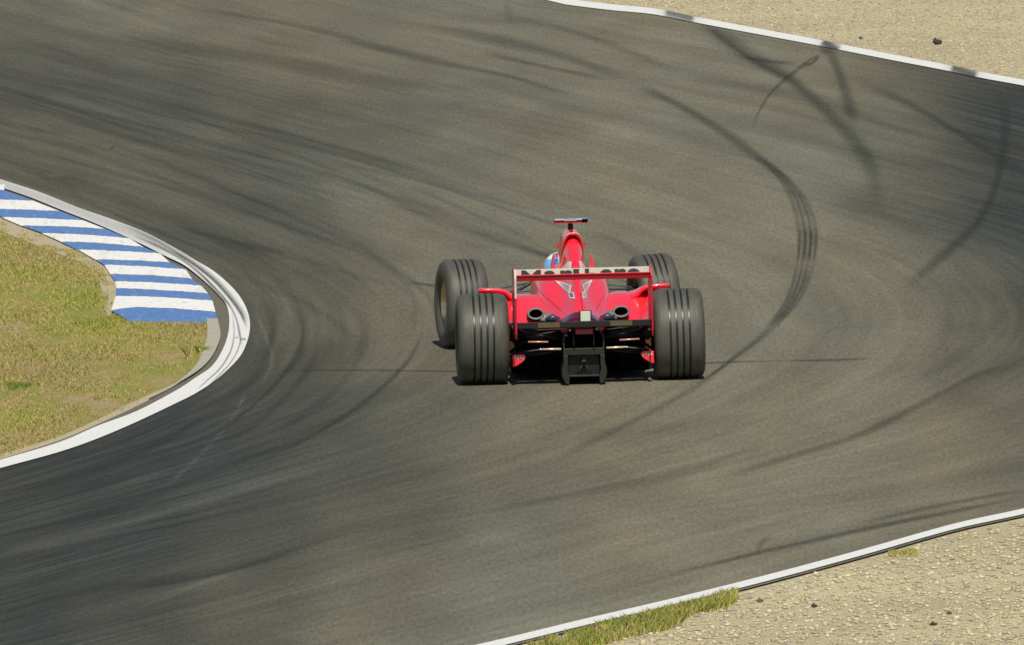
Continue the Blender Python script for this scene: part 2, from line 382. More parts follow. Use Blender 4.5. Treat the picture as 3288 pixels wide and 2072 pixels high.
# wide ground: sandy gravel to the horizon
def gravel_mat(name, stones=False):
    m, nt, b = newmat(name); L = nt.links.new
    geo = N(nt, 'ShaderNodeNewGeometry')
    n1 = N(nt, 'ShaderNodeTexNoise'); n1.inputs['Scale'].default_value = 34; n1.inputs['Detail'].default_value = 8; n1.inputs['Roughness'].default_value = .75
    L(geo.outputs['Position'], n1.inputs['Vector'])
    r = N(nt, 'ShaderNodeValToRGB'); cr_ = r.color_ramp
    cr_.elements[0].position = .33; cr_.elements[0].color = (.20, .17, .11, 1); cr_.elements[1].position = .62; cr_.elements[1].color = (.58, .51, .34, 1)
    e = cr_.elements.new(.45); e.color = (.44, .38, .24, 1)
    L(n1.outputs[0], r.inputs[0])
    n2 = N(nt, 'ShaderNodeTexNoise'); n2.inputs['Scale'].default_value = .5; n2.inputs['Detail'].default_value = 4; L(geo.outputs['Position'], n2.inputs['Vector'])
    mr = N(nt, 'ShaderNodeMapRange'); mr.inputs[1].default_value = .3; mr.inputs[2].default_value = .7; mr.inputs[3].default_value = .82; mr.inputs[4].default_value = 1.12; L(n2.outputs[0], mr.inputs[0])
    vm = N(nt, 'ShaderNodeVectorMath', operation='SCALE'); L(r.outputs[0], vm.inputs[0]); L(mr.outputs[0], vm.inputs['Scale'])
    L(vm.outputs[0], b.inputs['Base Color']); b.inputs['Roughness'].default_value = .95; b.inputs['Specular IOR Level'].default_value = .15
    bp = N(nt, 'ShaderNodeBump'); bp.inputs['Strength'].default_value = .6; bp.inputs['Distance'].default_value = .02; L(n1.outputs[0], bp.inputs['Height']); L(bp.outputs[0], b.inputs['Normal'])
    return m
GRAV = gravel_mat('gravel_bed')
g = meshobj('ground', [(-3000, -3000, -.012), (3000, -3000, -.012), (3000, 4000, -.012), (-3000, 4000, -.012)], [(0, 1, 2, 3)], GRAV); tag(g, kind='structure')

# keep rail curves: track spans from inner edge of the inner line to just past the outer line
OUTn = OUT.copy()
dO = np.gradient(OUT, axis=0); nO = np.stack([-dO[:, 1], dO[:, 0]], 1); nO /= np.linalg.norm(nO, axis=1)[:, None]
# travel: far -> bend -> near, bend lies on +x side, so the left normal points outward
if ((OUT[len(OUT)//2]+nO[len(OUT)//2]) - OUT[len(OUT)//2])[0] < 0: nO = -nO
track_out = OUT+nO*.035
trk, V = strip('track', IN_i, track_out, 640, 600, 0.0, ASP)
px = proj(V); WIDE = [q for q in ST if q[1] > 30]; THIN = [q for q in ST if q[1] <= 30]
rub_shade = stroke_field(px, WIDE); scr = stroke_field(px, LT)
# extra faint streaks that follow the flow of the bend near the apex and at its exit
FLOW = []; r5 = np.random.default_rng(12); Pf = V.reshape(640, 600, 3)
for q in range(46):
    s0 = r5.uniform(.34, .56); ln = r5.uniform(.05, .16); t0 = r5.uniform(.02, .42)**1.2; dr = r5.normal(0, .03)
    ss = np.linspace(s0, s0+ln, 9); tt = np.clip(t0+dr*np.linspace(-1, 1, 9)+.010*np.sin(np.linspace(0, 3, 9)+q), .004, .9)
    pts = proj(np.array([Pf[int(a*639), int(b_*599)] for a, b_ in zip(ss, tt)]))
    FLOW.append((cr(pts, 3), r5.uniform(6, 12), r5.uniform(.14, .36)))
for q in range(30):
    s0 = r5.uniform(.16, .34); ln = r5.uniform(.04, .10); t0 = r5.uniform(.05, .85); dr = r5.normal(0, .012)
    ss = np.linspace(s0, s0+ln, 7); tt = np.clip(t0+dr*np.linspace(-1, 1, 7), .004, .95)
    pts = proj(np.array([Pf[int(a*639), int(b_*599)] for a, b_ in zip(ss, tt)]))
    FLOW.append((cr(pts, 3), r5.uniform(6, 12), r5.uniform(.08, .24)))
rub_shade = stroke_field(px, FLOW, rub_shade)
# laid rubber plus vignette darkening painted in over the wide areas of the bend (photo x, y, amount)
WEAR_SHADE = np.array([(0, 30, .35), (300, 30, .2), (0, 150, .6), (300, 200, .55), (600, 300, .5), (900, 350, .4), (300, 380, .45), (0, 380, .5), (600, 560, .5), (700, 720, .5), (620, 900, .7), (750, 900, .6), (900, 800, .35), (1000, 500, .22), (1100, 400, .25), (1300, 500, .1),
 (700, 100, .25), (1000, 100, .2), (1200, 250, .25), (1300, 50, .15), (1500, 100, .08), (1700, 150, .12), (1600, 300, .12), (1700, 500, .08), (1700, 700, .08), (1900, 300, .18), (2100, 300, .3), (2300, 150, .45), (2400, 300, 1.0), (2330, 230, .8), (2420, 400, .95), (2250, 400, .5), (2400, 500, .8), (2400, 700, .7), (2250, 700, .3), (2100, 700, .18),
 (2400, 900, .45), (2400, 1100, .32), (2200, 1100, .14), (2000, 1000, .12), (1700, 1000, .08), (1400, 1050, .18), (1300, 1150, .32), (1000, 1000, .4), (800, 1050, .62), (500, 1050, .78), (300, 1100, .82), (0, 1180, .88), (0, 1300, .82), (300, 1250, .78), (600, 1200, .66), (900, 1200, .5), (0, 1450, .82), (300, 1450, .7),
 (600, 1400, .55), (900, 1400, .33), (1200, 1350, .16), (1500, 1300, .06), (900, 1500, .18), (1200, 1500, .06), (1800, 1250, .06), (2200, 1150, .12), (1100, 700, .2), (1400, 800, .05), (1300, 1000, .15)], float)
wpx = WEAR_SHADE[:, :2]*1.366; num = np.zeros(len(px)); den = np.full(len(px), 1e-7)
for (a, b_), k in zip(wpx, WEAR_SHADE[:, 2]):
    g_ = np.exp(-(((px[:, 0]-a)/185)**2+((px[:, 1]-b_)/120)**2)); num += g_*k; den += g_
wear_shade = np.clip(num/den*1.15+.05, 0, .97)
rub_shade = 1-(1-rub_shade)*(1-wear_shade)
set_attr(trk, 'rubber_shade', rub_shade); set_attr(trk, 'scrub', scr); tag(trk, kind='structure')
# rubber laid by single cars: thin sheets with grainy, feathered edges
def skid_mat():
    m, nt, b = newmat('laid_rubber'); L = nt.links.new
    out = nt.nodes['Material Output']; geo = N(nt, 'ShaderNodeNewGeometry')
    mp = N(nt, 'ShaderNodeMapping'); mp.inputs['Scale'].default_value = (55, 7, 1); L(geo.outputs['Position'], mp.inputs[0])
    nz = N(nt, 'ShaderNodeTexNoise'); nz.inputs['Scale'].default_value = 1; nz.inputs['Detail'].default_value = 4; nz.inputs['Roughness'].default_value = .7; L(mp.outputs[0], nz.inputs['Vector'])
    mr = N(nt, 'ShaderNodeMapRange'); mr.inputs[1].default_value = .3; mr.inputs[2].default_value = .7; mr.inputs[3].default_value = .55; mr.inputs[4].default_value = 1.25; L(nz.outputs[0], mr.inputs[0])
    at = N(nt, 'ShaderNodeAttribute', attribute_name='cover'); mu = N(nt, 'ShaderNodeMath', operation='MULTIPLY', use_clamp=True); L(at.outputs['Fac'], mu.inputs[0]); L(mr.outputs[0], mu.inputs[1])
    tr = N(nt, 'ShaderNodeBsdfTransparent'); mx = N(nt, 'ShaderNodeMixShader'); L(mu.outputs[0], mx.inputs[0]); L(tr.outputs[0], mx.inputs[1]); L(b.outputs[0], mx.inputs[2]); L(mx.outputs[0], out.inputs[0])
    b.inputs['Base Color'].default_value = (.030, .033, .028, 1); b.inputs['Roughness'].default_value = .75; b.inputs['Specular IOR Level'].default_value = .3
    return m
RVt = []; RFt = []; RC = []; cross = np.linspace(-2.0, 2.0, 11)
for i_, (pts, wd, k) in enumerate(THIN):
    pts = resample(pts, max(24, int(len(pts)*1.5))); n_ = len(pts)
    tg_ = np.gradient(pts, axis=0); nr_ = np.stack([-tg_[:, 1], tg_[:, 0]], 1); nr_ /= np.linalg.norm(nr_, axis=1)[:, None]+1e-9
    am = np.linspace(0, 1, n_); fade = np.clip(am*5, 0, 1)*np.clip((1-am)*5, 0, 1); wob = 1+.18*np.sin(am*9+i_)
    base = len(RVt); z_ = .0012+.00007*i_
    for a in range(n_):
        for c_ in cross:
            p = gnd(*(pts[a]+nr_[a]*c_*wd*wob[a]), z_); RVt.append((p[0], p[1], z_)); RC.append(k*fade[a]*math.exp(-abs(c_)**2.6))
    for a in range(n_-1):
        for b_ in range(10): v_ = base+a*11+b_; RFt.append((v_, v_+11, v_+12, v_+1))
sk = meshobj('skid_marks', RVt, RFt, skid_mat()); set_attr(sk, 'cover', np.array(RC)); tag(sk, kind='structure')
LZ = .0012+.00007*len(THIN)+.002
# outer line
def px_line(name, a, b_, n, z, mat):
    o, V = strip(name, a, b_, n*3, 28, z, mat, dt=1)
    set_attr(o, 'rubber_shade', stroke_field(proj(V), SC)); tag(o, kind='structure'); return o
px_line('inner_line', IN_o, IN_i, 420, LZ, LINE)
wtop = cr(G([(p[0], p[1]+19) for p in top_o_px]), 6); px_line('outer_line', cr(G(top_o_px), 6), wtop, 220, LZ, LINE)
px_line('outer_line', cr(G(bot_px), 6), cr(G(bot_o_px), 6), 120, LZ, LINE)

# ------------------------------------------------------------------ infield
def infield_mat():
    m, nt, b = newmat('dry_turf_soil'); L = nt.links.new
    geo = N(nt, 'ShaderNodeNewGeometry')
    mp = N(nt, 'ShaderNodeMapping'); mp.inputs['Scale'].default_value = (1, .35, 1); L(geo.outputs['Position'], mp.inputs[0])
    n1 = N(nt, 'ShaderNodeTexNoise'); n1.inputs['Scale'].default_value = 2.2; n1.inputs['Detail'].default_value = 8; n1.inputs['Roughness'].default_value = .65; L(mp.outputs[0], n1.inputs['Vector'])
    r = N(nt, 'ShaderNodeValToRGB'); r.color_ramp.elements[0].position = .36; r.color_ramp.elements[0].color = (.33, .255, .15, 1)
    r.color_ramp.elements[1].position = .60; r.color_ramp.elements[1].color = (.21, .24, .055, 1); e = r.color_ramp.elements.new(.47); e.color = (.28, .235, .075, 1)
    L(n1.outputs[0], r.inputs[0])
    n2 = N(nt, 'ShaderNodeTexNoise'); n2.inputs['Scale'].default_value = 60; n2.inputs['Detail'].default_value = 3; L(geo.outputs['Position'], n2.inputs['Vector'])
    mr = N(nt, 'ShaderNodeMapRange'); mr.inputs[1].default_value = .3; mr.inputs[2].default_value = .7; mr.inputs[3].default_value = .7; mr.inputs[4].default_value = 1.25; L(n2.outputs[0], mr.inputs[0])
    vm = N(nt, 'ShaderNodeVectorMath', operation='SCALE'); L(r.outputs[0], vm.inputs[0]); L(mr.outputs[0], vm.inputs['Scale']); L(vm.outputs[0], b.inputs['Base Color'])
    b.inputs['Roughness'].default_value = .95; b.inputs['Specular IOR Level'].default_value = .1
    bp = N(nt, 'ShaderNodeBump'); bp.inputs['Strength'].default_value = .6; bp.inputs['Distance'].default_value = .02; L(n2.outputs[0], bp.inputs['Height']); L(bp.outputs[0], b.inputs['Normal'])
    return m
TURF = infield_mat()
infield, _ = strip('infield', IN_i+np.array([-.0, 0]), np.stack([np.full(len(IN_i), -60.0), IN_i[:, 1]*1.0], 1), 260, 60, -.008, TURF); tag(infield, kind='structure')

# striped kerb
KB = [  # stripe boundaries in the close-up, left end to right end
 [(-260, 60), (-100, 62), (30, 68)], [(-200, 90), (-60, 92), (20, 97)],
 [(-60, 143), (60, 146), (175, 151)], [(-40, 193), (130, 197), (312, 205)], [(10, 234), (200, 240), (438, 252)], [(112, 278), (350, 284), (552, 297)],
 [(214, 315), (450, 325), (665, 343)], [(315, 360), (500, 367), (738, 388)], [(400, 400), (600, 408), (822, 420)], [(492, 452), (700, 458), (872, 467)],
 [(535, 478), (750, 487), (955, 503)], [(566, 526), (800, 535), (985, 550)], [(588, 562), (800, 570), (1033, 585)], [(596, 598), (800, 608), (1066, 625)],
 [(592, 638), (800, 643), (1090, 662)], [(570, 711), (700, 696), (900, 704), (1105, 720)], [(652, 757), (900, 758), (1116, 760)]]
def edgef(pts, zoomx):  # x of the kerb's side at a given y
    P = np.array(pts, float); return lambda y: np.interp(y, P[:, 1], P[:, 0])
kz = .010
def kerb_mat():
    m, nt, b = newmat('kerb_paint'); L = nt.links.new
    geo = N(nt, 'ShaderNodeNewGeometry'); mp = N(nt, 'ShaderNodeMapping'); mp.inputs['Scale'].default_value = (22, 5, 1); L(geo.outputs['Position'], mp.inputs[0])
    nz = N(nt, 'ShaderNodeTexNoise'); nz.inputs['Scale'].default_value = 1; nz.inputs['Detail'].default_value = 6; L(mp.outputs[0], nz.inputs['Vector'])
    at = N(nt, 'ShaderNodeAttribute', attribute_name='blue'); c = N(nt, 'ShaderNodeMix', data_type='RGBA')
    c.inputs[6].default_value = (.84, .83, .79, 1); c.inputs[7].default_value = (.095, .205, .47, 1); L(at.outputs['Fac'], c.inputs[0])
    mr = N(nt, 'ShaderNodeMapRange'); mr.inputs[1].default_value = .57; mr.inputs[2].default_value = .80; L(nz.outputs[0], mr.inputs[0])
    d = N(nt, 'ShaderNodeMix', data_type='RGBA'); d.inputs[7].default_value = (.30, .29, .25, 1); L(c.outputs[2], d.inputs[6]); L(mr.outputs[0], d.inputs[0])
    mr2 = N(nt, 'ShaderNodeMapRange'); mr2.inputs[1].default_value = .3; mr2.inputs[2].default_value = .7; mr2.inputs[3].default_value = .9; mr2.inputs[4].default_value = 1.08; L(nz.outputs[0], mr2.inputs[0])
    mp2 = N(nt, 'ShaderNodeMapping'); mp2.inputs['Rotation'].default_value = (0, 0, radians(-14)); mp2.inputs['Scale'].default_value = (5, .35, 1); L(geo.outputs['Position'], mp2.inputs[0])
    ns = N(nt, 'ShaderNodeTexNoise'); ns.inputs['Scale'].default_value = 1.6; ns.inputs['Detail'].default_value = 6; ns.inputs['Roughness'].default_value = .65; L(mp2.outputs[0], ns.inputs['Vector'])
    ms = N(nt, 'ShaderNodeMapRange'); ms.inputs[1].default_value = .56; ms.inputs[2].default_value = .78; ms.inputs[3].default_value = 0; ms.inputs[4].default_value = .45; L(ns.outputs[0], ms.inputs[0])
    dk = N(nt, 'ShaderNodeMix', data_type='RGBA'); dk.inputs[7].default_value = (.09, .09, .085, 1); L(d.outputs[2], dk.inputs[6]); L(ms.outputs[0], dk.inputs[0])
    vm = N(nt, 'ShaderNodeVectorMath', operation='SCALE'); L(dk.outputs[2], vm.inputs[0]); L(mr2.outputs[0], vm.inputs['Scale']); L(vm.outputs[0], b.inputs['Base Color'])
    b.inputs['Roughness'].default_value = .5
    return m
KV = []; KF = []; KBL = []
def resP(P, n): return resample(np.array(P, float), n)
for i in range(len(KB)-1):
    a = resP(KB[i], 26); b_ = resP(KB[i+1], 26); base = len(KV); rows = 4
    blue = 1.0 if i % 2 == (0 if True else 1) else 0.0
    # boundary list starts blue above index 2: stripe 1 (index1-2) is blue
    blue = 1.0 if i % 2 == 1 else 0.0
    for rI in range(rows+1):
        for c_ in range(26):
            p = a[c_]*(1-rI/rows)+b_[c_]*rI/rows
            if 0 < rI < rows: pass
            jit = 1.1*math.sin(c_*1.7+i*2.1)+.8*math.sin(c_*.63+i)
            q = Z7((p[0]+(0), p[1]+jit*.8)); w_ = gnd(q[0], q[1], kz)
            # each stripe is a shallow ridge; side edges slope down to the ground
            ez = min(1, min(c_, 25-c_)/1.0+.55)
            KV.append((w_[0], w_[1], kz*ez)); KBL.append(blue)
    for rI in range(rows):
        for c_ in range(25):
            n0 = base+rI*26+c_; KF.append((n0, n0+26, n0+27, n0+1))
# skirt at the near end
base = len(KV)
for c_ in range(26):
    v = KV[base-26+c_]; KV.append((v[0], v[1]-.15, -.02)); KBL.append(1.0)
for c_ in range(25): KF.append((base-26+c_, base+c_, base+c_+1, base-26+c_+1))
kerb = meshobj('striped_kerb', KV, KF, kerb_mat()); set_attr(kerb, 'blue', np.array(KBL))
for p in kerb.data.polygons:
    pass
tag(kerb, 'blue and white striped kerb lying between the grass infield and the white line', 'kerb')

# concrete edging strip at the apex and dirt strips
CONC = simple('weathered_concrete', (.36, .34, .28), .9, 0, 0, .25, 18, .4)
DIRT = simple('dark_dirt', (.125, .112, .085), .95, 0, 0, .75, 45, .6)
SAND = simple('pale_sand', (.40, .34, .22), .95, 0, 0, .3, 40, .5)
def px_strip(name, L_, R_, n, z, mat, conv=Z7, kind='structure'):
    a = cr(G([conv(p) for p in L_]), 6); b_ = cr(G([conv(p) for p in R_]), 6)
    o, V = strip(name, a, b_, n, 6, z, mat, dt=1); tag(o, kind=kind); return o
# dirt gap between line and kerb/concrete
px_strip('dirt_gap', [(-50, 84), (150, 150), (290, 208), (410, 255), (530, 305), (640, 352), (730, 400), (830, 468), (910, 515), (960, 585), (1020, 640), (1050, 690), (1085, 765), (1128, 850), (1100, 930), (1020, 1025), (900, 1100), (700, 1203), (500, 1295), (300, 1380), (0, 1475)],
         [(-30, 76), (160, 141), (320, 206), (460, 262), (600, 322), (720, 378), (850, 443), (950, 494), (1050, 573), (1120, 643), (1166, 703), (1176, 802), (1151, 902), (1091, 1002), (1001, 1067), (901, 1131), (701, 1236), (501, 1311), (301, 1396), (0, 1486)], 260, -.002, DIRT)
px_strip('concrete_edging', [(1060, 762), (1062, 850), (1040, 930), (1005, 1000), (950, 1055), (880, 1105), (760, 1165)],
         [(1116, 762), (1130, 850), (1102, 930), (1060, 990), (1000, 1040), (900, 1100), (770, 1170)], 90, .012, CONC)
# sandy shoulder left of the kerb and along the line
px_strip('sand_shoulder', [(-300, 170), (-60, 250), (0, 300), (120, 350), (250, 400), (350, 440), (430, 470), (480, 530), (520, 600), (520, 680), (560, 740)],
         [(-300, 60), (-60, 200), (30, 236), (112, 278), (214, 315), (315, 360), (410, 405), (500, 455), (570, 530), (596, 600), (575, 715)], 120, -.005, SAND)
px_strip('sand_shoulder', [(960, 1052), (860, 1100), (700, 1170), (500, 1270), (300, 1355), (0, 1450), (-200, 1500)],
         [(985, 1052), (880, 1108), (700, 1203), (500, 1295), (300, 1380), (0, 1475), (-200, 1530)], 90, -.005, SAND)

# ------------------------------------------------------------------ loose stones (stuff) and grass (stuff)
def tri_mesh(name, V, F, mat, attrs=None, smooth=False):
    me = bpy.data.meshes.new(name); me.vertices.add(len(V)); me.vertices.foreach_set('co', V.astype(np.float32).ravel())
    me.loops.add(F.size); me.loops.foreach_set('vertex_index', F.ravel().astype(np.int32)); k = F.shape[1]
    me.polygons.add(len(F)); me.polygons.foreach_set('loop_start', np.arange(0, F.size, k, dtype=np.int32)); me.polygons.foreach_set('loop_total', np.full(len(F), k, np.int32))
    me.update(calc_edges=True); me.materials.append(mat)
    o = bpy.data.objects.new(name, me); C.objects.link(o)
    for n_, v in (attrs or {}).items(): set_attr(o, n_, v)
    return o
t_ = (1+5**.5)/2
ICO = np.array([(-1, t_, 0), (1, t_, 0), (-1, -t_, 0), (1, -t_, 0), (0, -1, t_), (0, 1, t_), (0, -1, -t_), (0, 1, -t_), (t_, 0, -1), (t_, 0, 1), (-t_, 0, -1), (-t_, 0, 1)])/1.9
ICF = np.array([(0, 11, 5), (0, 5, 1), (0, 1, 7), (0, 7, 10), (0, 10, 11), (1, 5, 9), (5, 11, 4), (11, 10, 2), (10, 7, 6), (7, 1, 8), (3, 9, 4), (3, 4, 2), (3, 2, 6), (3, 6, 8), (3, 8, 9), (4, 9, 5), (2, 4, 11), (6, 2, 10), (8, 6, 7), (9, 8, 1)])
def in_poly(P, poly):
    x, y = P[:, 0], P[:, 1]; r = np.zeros(len(P), bool); n = len(poly)
    for i in range(n):
        x1, y1 = poly[i]; x2, y2 = poly[(i+1) % n]
        c_ = ((y1 > y) != (y2 > y)) & (x < (x2-x1)*(y-y1)/(y2-y1+1e-12)+x1); r ^= c_
    return r
def stones(P, lo, hi, power=2.2):
    n = len(P); s = lo+(hi-lo)*rng.random(n)**power
    base = ICO[None]*(1+.22*rng.standard_normal((n, 12, 1)).clip(-1.5, 1.5))
    a = rng.random(n)*2*pi; ca, sa = np.cos(a), np.sin(a)
    sc_ = s[:, None]*np.stack([rng.uniform(.7, 1.3, n), rng.uniform(.7, 1.3, n), rng.uniform(.35, .7, n)], 1)*.5
    b = base*sc_[:, None, :]
    X = b[..., 0]*ca[:, None]-b[..., 1]*sa[:, None]; Y = b[..., 0]*sa[:, None]+b[..., 1]*ca[:, None]
    V = np.stack([X+P[:, 0, None], Y+P[:, 1, None], b[..., 2]+(s*.16)[:, None]-.012], -1).reshape(-1, 3)
    F = (ICF[None]+np.arange(n)[:, None, None]*12).reshape(-1, 3)
    return V, F, np.repeat(rng.random(n), 12)
track_poly = np.vstack([track_out+nO*.05, IN_i[::-1]])
def sample(x0, x1, y0, y1, n):
    return np.stack([rng.uniform(x0, x1, n), rng.uniform(y0, y1, n)], 1)
P1 = sample(-2.5, 6.5, -26, -4, 70000); P2 = sample(-2.0, 5.5, 20, 55, 110000)
P1 = P1[~in_poly(P1, track_poly)]; P1 = P1[P1[:, 0] > np.interp(P1[:, 1], B[::-1, 1], B[::-1, 0])-.0]
P2 = P2[~in_poly(P2, track_poly)]
Tx = T[::-1] if T[0, 1] < T[-1, 1] else T
P2 = P2[P2[:, 0] > np.interp(P2[:, 1], np.sort(T[:, 1]), T[np.argsort(T[:, 1]), 0])]
def stone_mat():
    m, nt, b = newmat('pebble'); L = nt.links.new
    at = N(nt, 'ShaderNodeAttribute', attribute_name='tone'); r = N(nt, 'ShaderNodeValToRGB')
    e = r.color_ramp.elements; e[0].position = 0; e[0].color = (.14, .12, .09, 1); e[1].position = 1; e[1].color = (.72, .64, .42, 1)
    for p_, c_ in ((.06, (.24, .21, .15)), (.16, (.33, .31, .26)), (.3, (.42, .36, .23)), (.6, (.52, .445, .28)), (.8, (.56, .52, .40))):
        q = r.color_ramp.elements.new(p_); q.color = (*c_, 1)
    L(at.outputs['Fac'], r.inputs[0]); L(r.outputs[0], b.inputs['Base Color']); b.inputs['Roughness'].default_value = .9; b.inputs['Specular IOR Level'].default_value = .2
    return m
STM = stone_mat()
Va, Fa, ta = stones(P1, .009, .042); Vb, Fb, tb = stones(P2, .009, .031); tb = .12+.72*tb; ta = .12+.75*ta
gv = tri_mesh('gravel', np.vstack([Va, Vb]), np.vstack([Fa, Fb+len(Va)]), STM, {'tone': np.r_[ta, tb]})
tag(gv, 'loose sandy gravel stones spread outside the white lines', 'gravel', kind='stuff')

# single dark clods that stand out of the gravel
def clod(pxy, size, label, tone):
    p = gnd(*pxy); bm = bmesh.new(); bmesh.ops.create_icosphere(bm, subdivisions=3, radius=1)
    for v in bm.verts:
        n = v.co.normalized(); f = 1+.22*sin(n.x*5+size*30)+.18*sin(n.y*7+1)+.12*sin(n.z*9+n.x*6); v.co = Vector((n.x*size[0]*f, n.y*size[1]*f, n.z*size[2]*f)) if isinstance(size, tuple) else v.co
    me = bpy.data.meshes.new('stone'); bm.to_mesh(me); bm.free(); me.materials.append(simple('clod_earth', tone, .95, 0, 0, .4, 40, .4))
    o = bpy.data.objects.new('stone', me); C.objects.link(o); o.location = (p[0], p[1], -.03+size*.35 if not isinstance(size, tuple) else -.01)
    tag(o, label, 'stone'); return o
def clod2(pxy, sx, sy, sz, label, tone):
    p = gnd(*pxy); bm = bmesh.new(); bmesh.ops.create_icosphere(bm, subdivisions=3, radius=1)
    for v in bm.verts:
        n = v.co.normalized(); f = 1+.22*sin(n.x*5+sx*90)+.18*sin(n.y*7+1)+.12*sin(n.z*9+n.x*6); v.co = Vector((n.x*sx*f, n.y*sy*f, n.z*sz*f))
    me = bpy.data.meshes.new('stone'); bm.to_mesh(me); bm.free(); me.materials.append(simple('clod_earth', tone, .95, 0, 0, .4, 40, .4))
    o = bpy.data.objects.new('stone', me); C.objects.link(o); o.location = (p[0], p[1], -.012+sz*.5)
    return tag(o, label, 'stone')
clod2(R8((1838, 278)), .036, .10, .030, 'largest dark earth clod on the upper gravel above the white line', (.05, .04, .03))
clod2(R8((1345, 245)), .016, .05, .013, 'small dark stone close to the upper white line, left of the large clod', (.08, .06, .04))
clod2(RB((1500, 490)), .018, .035, .015, 'dark stone in the lower gravel nearest the strip of grass', (.06, .05, .03))
clod2(RB((1265, 468)), .020, .03, .016, 'brown clod just right of the end of the grass strip', (.16, .11, .06))
clod2(RB((2015, 568)), .022, .03, .013, 'dark stone in the lower right corner gravel', (.05, .045, .03))
clod2(RB((2085, 520)), .016, .03, .014, 'brownish stone just above the dark one in the lower right gravel', (.16, .11, .07))

def blade_mat():
    m, nt, b = newmat('grass_blade'); L = nt.links.new
    at = N(nt, 'ShaderNodeAttribute', attribute_name='tone'); r = N(nt, 'ShaderNodeValToRGB')
    e = r.color_ramp.elements; e[0].position = 0; e[0].color = (.36, .27, .16, 1); e[1].position = 1; e[1].color = (.17, .235, .045, 1)
    for p_, c_ in ((.25, (.44, .36, .15)), (.5, (.40, .37, .10)), (.75, (.31, .35, .065))):
        q = r.color_ramp.elements.new(p_); q.color = (*c_, 1)
    L(at.outputs['Fac'], r.inputs[0]); L(r.outputs[0], b.inputs['Base Color']); b.inputs['Roughness'].default_value = .7; b.inputs['Specular IOR Level'].default_value = .2
    return m
BLM = blade_mat()
def vnoise(P, sx, sy, seed):
    r = np.random.default_rng(seed); g_ = r.random((256, 256)); x = P[:, 0]*sx+100; y = P[:, 1]*sy+100
    xi, yi = np.floor(x).astype(int), np.floor(y).astype(int); fx, fy = x-xi, y-yi; fx = fx*fx*(3-2*fx); fy = fy*fy*(3-2*fy)
    G_ = lambda a, b_: g_[a % 256, b_ % 256]
    return (G_(xi, yi)*(1-fx)+G_(xi+1, yi)*fx)*(1-fy)+(G_(xi, yi+1)*(1-fx)+G_(xi+1, yi+1)*fx)*fy
def blades(P, h, wd, tone, z0=-.01):
    n = len(P); a = rng.random(n)*2*pi; ln = rng.random(n)*2*pi; lean = rng.uniform(.1, .9, n)*h
    dx, dy = np.cos(a)*wd, np.sin(a)*wd; tx, ty = np.cos(ln)*lean, np.sin(ln)*lean
    z = np.full(n, z0)
    v0 = np.stack([P[:, 0]-dx, P[:, 1]-dy, z], 1); v1 = np.stack([P[:, 0]+dx, P[:, 1]+dy, z], 1)
    v2 = np.stack([P[:, 0]+dx*.7+tx*.4, P[:, 1]+dy*.7+ty*.4, z+h*.6], 1); v3 = np.stack([P[:, 0]+tx, P[:, 1]+ty, z+h], 1); v4 = np.stack([P[:, 0]-dx*.7+tx*.4, P[:, 1]-dy*.7+ty*.4, z+h*.6], 1)
    V = np.stack([v0, v1, v2, v3, v4], 1).reshape(-1, 3); F = np.array([(0, 1, 2, 3, 4)])+np.arange(n)[:, None]*5
    return V, F.reshape(-1, 5), np.repeat(tone, 5)
gp = np.array([gnd(*Z7(p))[:2] for p in [(-900, 330), (-400, 330), (0, 318), (120, 360), (250, 415), (370, 455), (440, 455), (500, 470), (540, 530), (560, 620), (545, 700), (600, 745), (660, 768), (1058, 772), (1052, 850), (1030, 935), (955, 1048), (870, 1098), (700, 1178), (500, 1278), (300, 1362), (0, 1455), (-400, 1540), (-900, 1600)]])
Pg = sample(-9.0, -2.4, -9, 16, 900000)
Pg = Pg[(Pg[:, 0] > -6.3)]
ins = in_poly(Pg, gp); gpo = np.array([gnd(*Z7(p))[:2] for p in [(-900, 180), (-60, 215), (30, 240), (112, 285), (214, 322), (315, 366), (400, 408), (490, 458), (560, 535), (588, 600), (575, 700), (640, 762), (660, 768), (1064, 768), (1058, 850), (1038, 938), (985, 1030), (890, 1100), (700, 1192), (500, 1290), (300, 1374), (0, 1468), (-400, 1560), (-900, 1620)]])
edge = in_poly(Pg, gpo) & ~ins & (vnoise(Pg, 14, 5, 31)+.3*vnoise(Pg, 40, 14, 32)+.08*rng.standard_normal(len(Pg)) > .70)
Pg = Pg[ins | edge]
big = .6*vnoise(Pg, 2.6, .9, 3)+.4*vnoise(Pg, 8, 2.8, 5); fine = vnoise(Pg, 30, 12, 7)
keep = (big+.25*(fine-.5)+.10*rng.standard_normal(len(Pg))) > .45
Pg, big, fine = Pg[keep], big[keep], fine[keep]
if len(Pg) > 420000: s_ = rng.permutation(len(Pg))[:420000]; Pg, big, fine = Pg[s_], big[s_], fine[s_]
greenness = vnoise(Pg, 1.4, .5, 11)
tone = np.clip(.28+.55*(greenness-.4)+.5*(big-.5)+.2*(fine-.5)+.16*rng.standard_normal(len(Pg)), 0, 1)
Vg, Fg, tg = blades(Pg, rng.uniform(.008, .027, len(Pg))*(.6+.8*big), rng.uniform(.0015, .0038, len(Pg)), tone)
gr = tri_mesh('grass', Vg, Fg, BLM, {'tone': tg}); tag(gr, 'short dry yellow green grass covering the infield inside the bend', 'grass', kind='stuff')
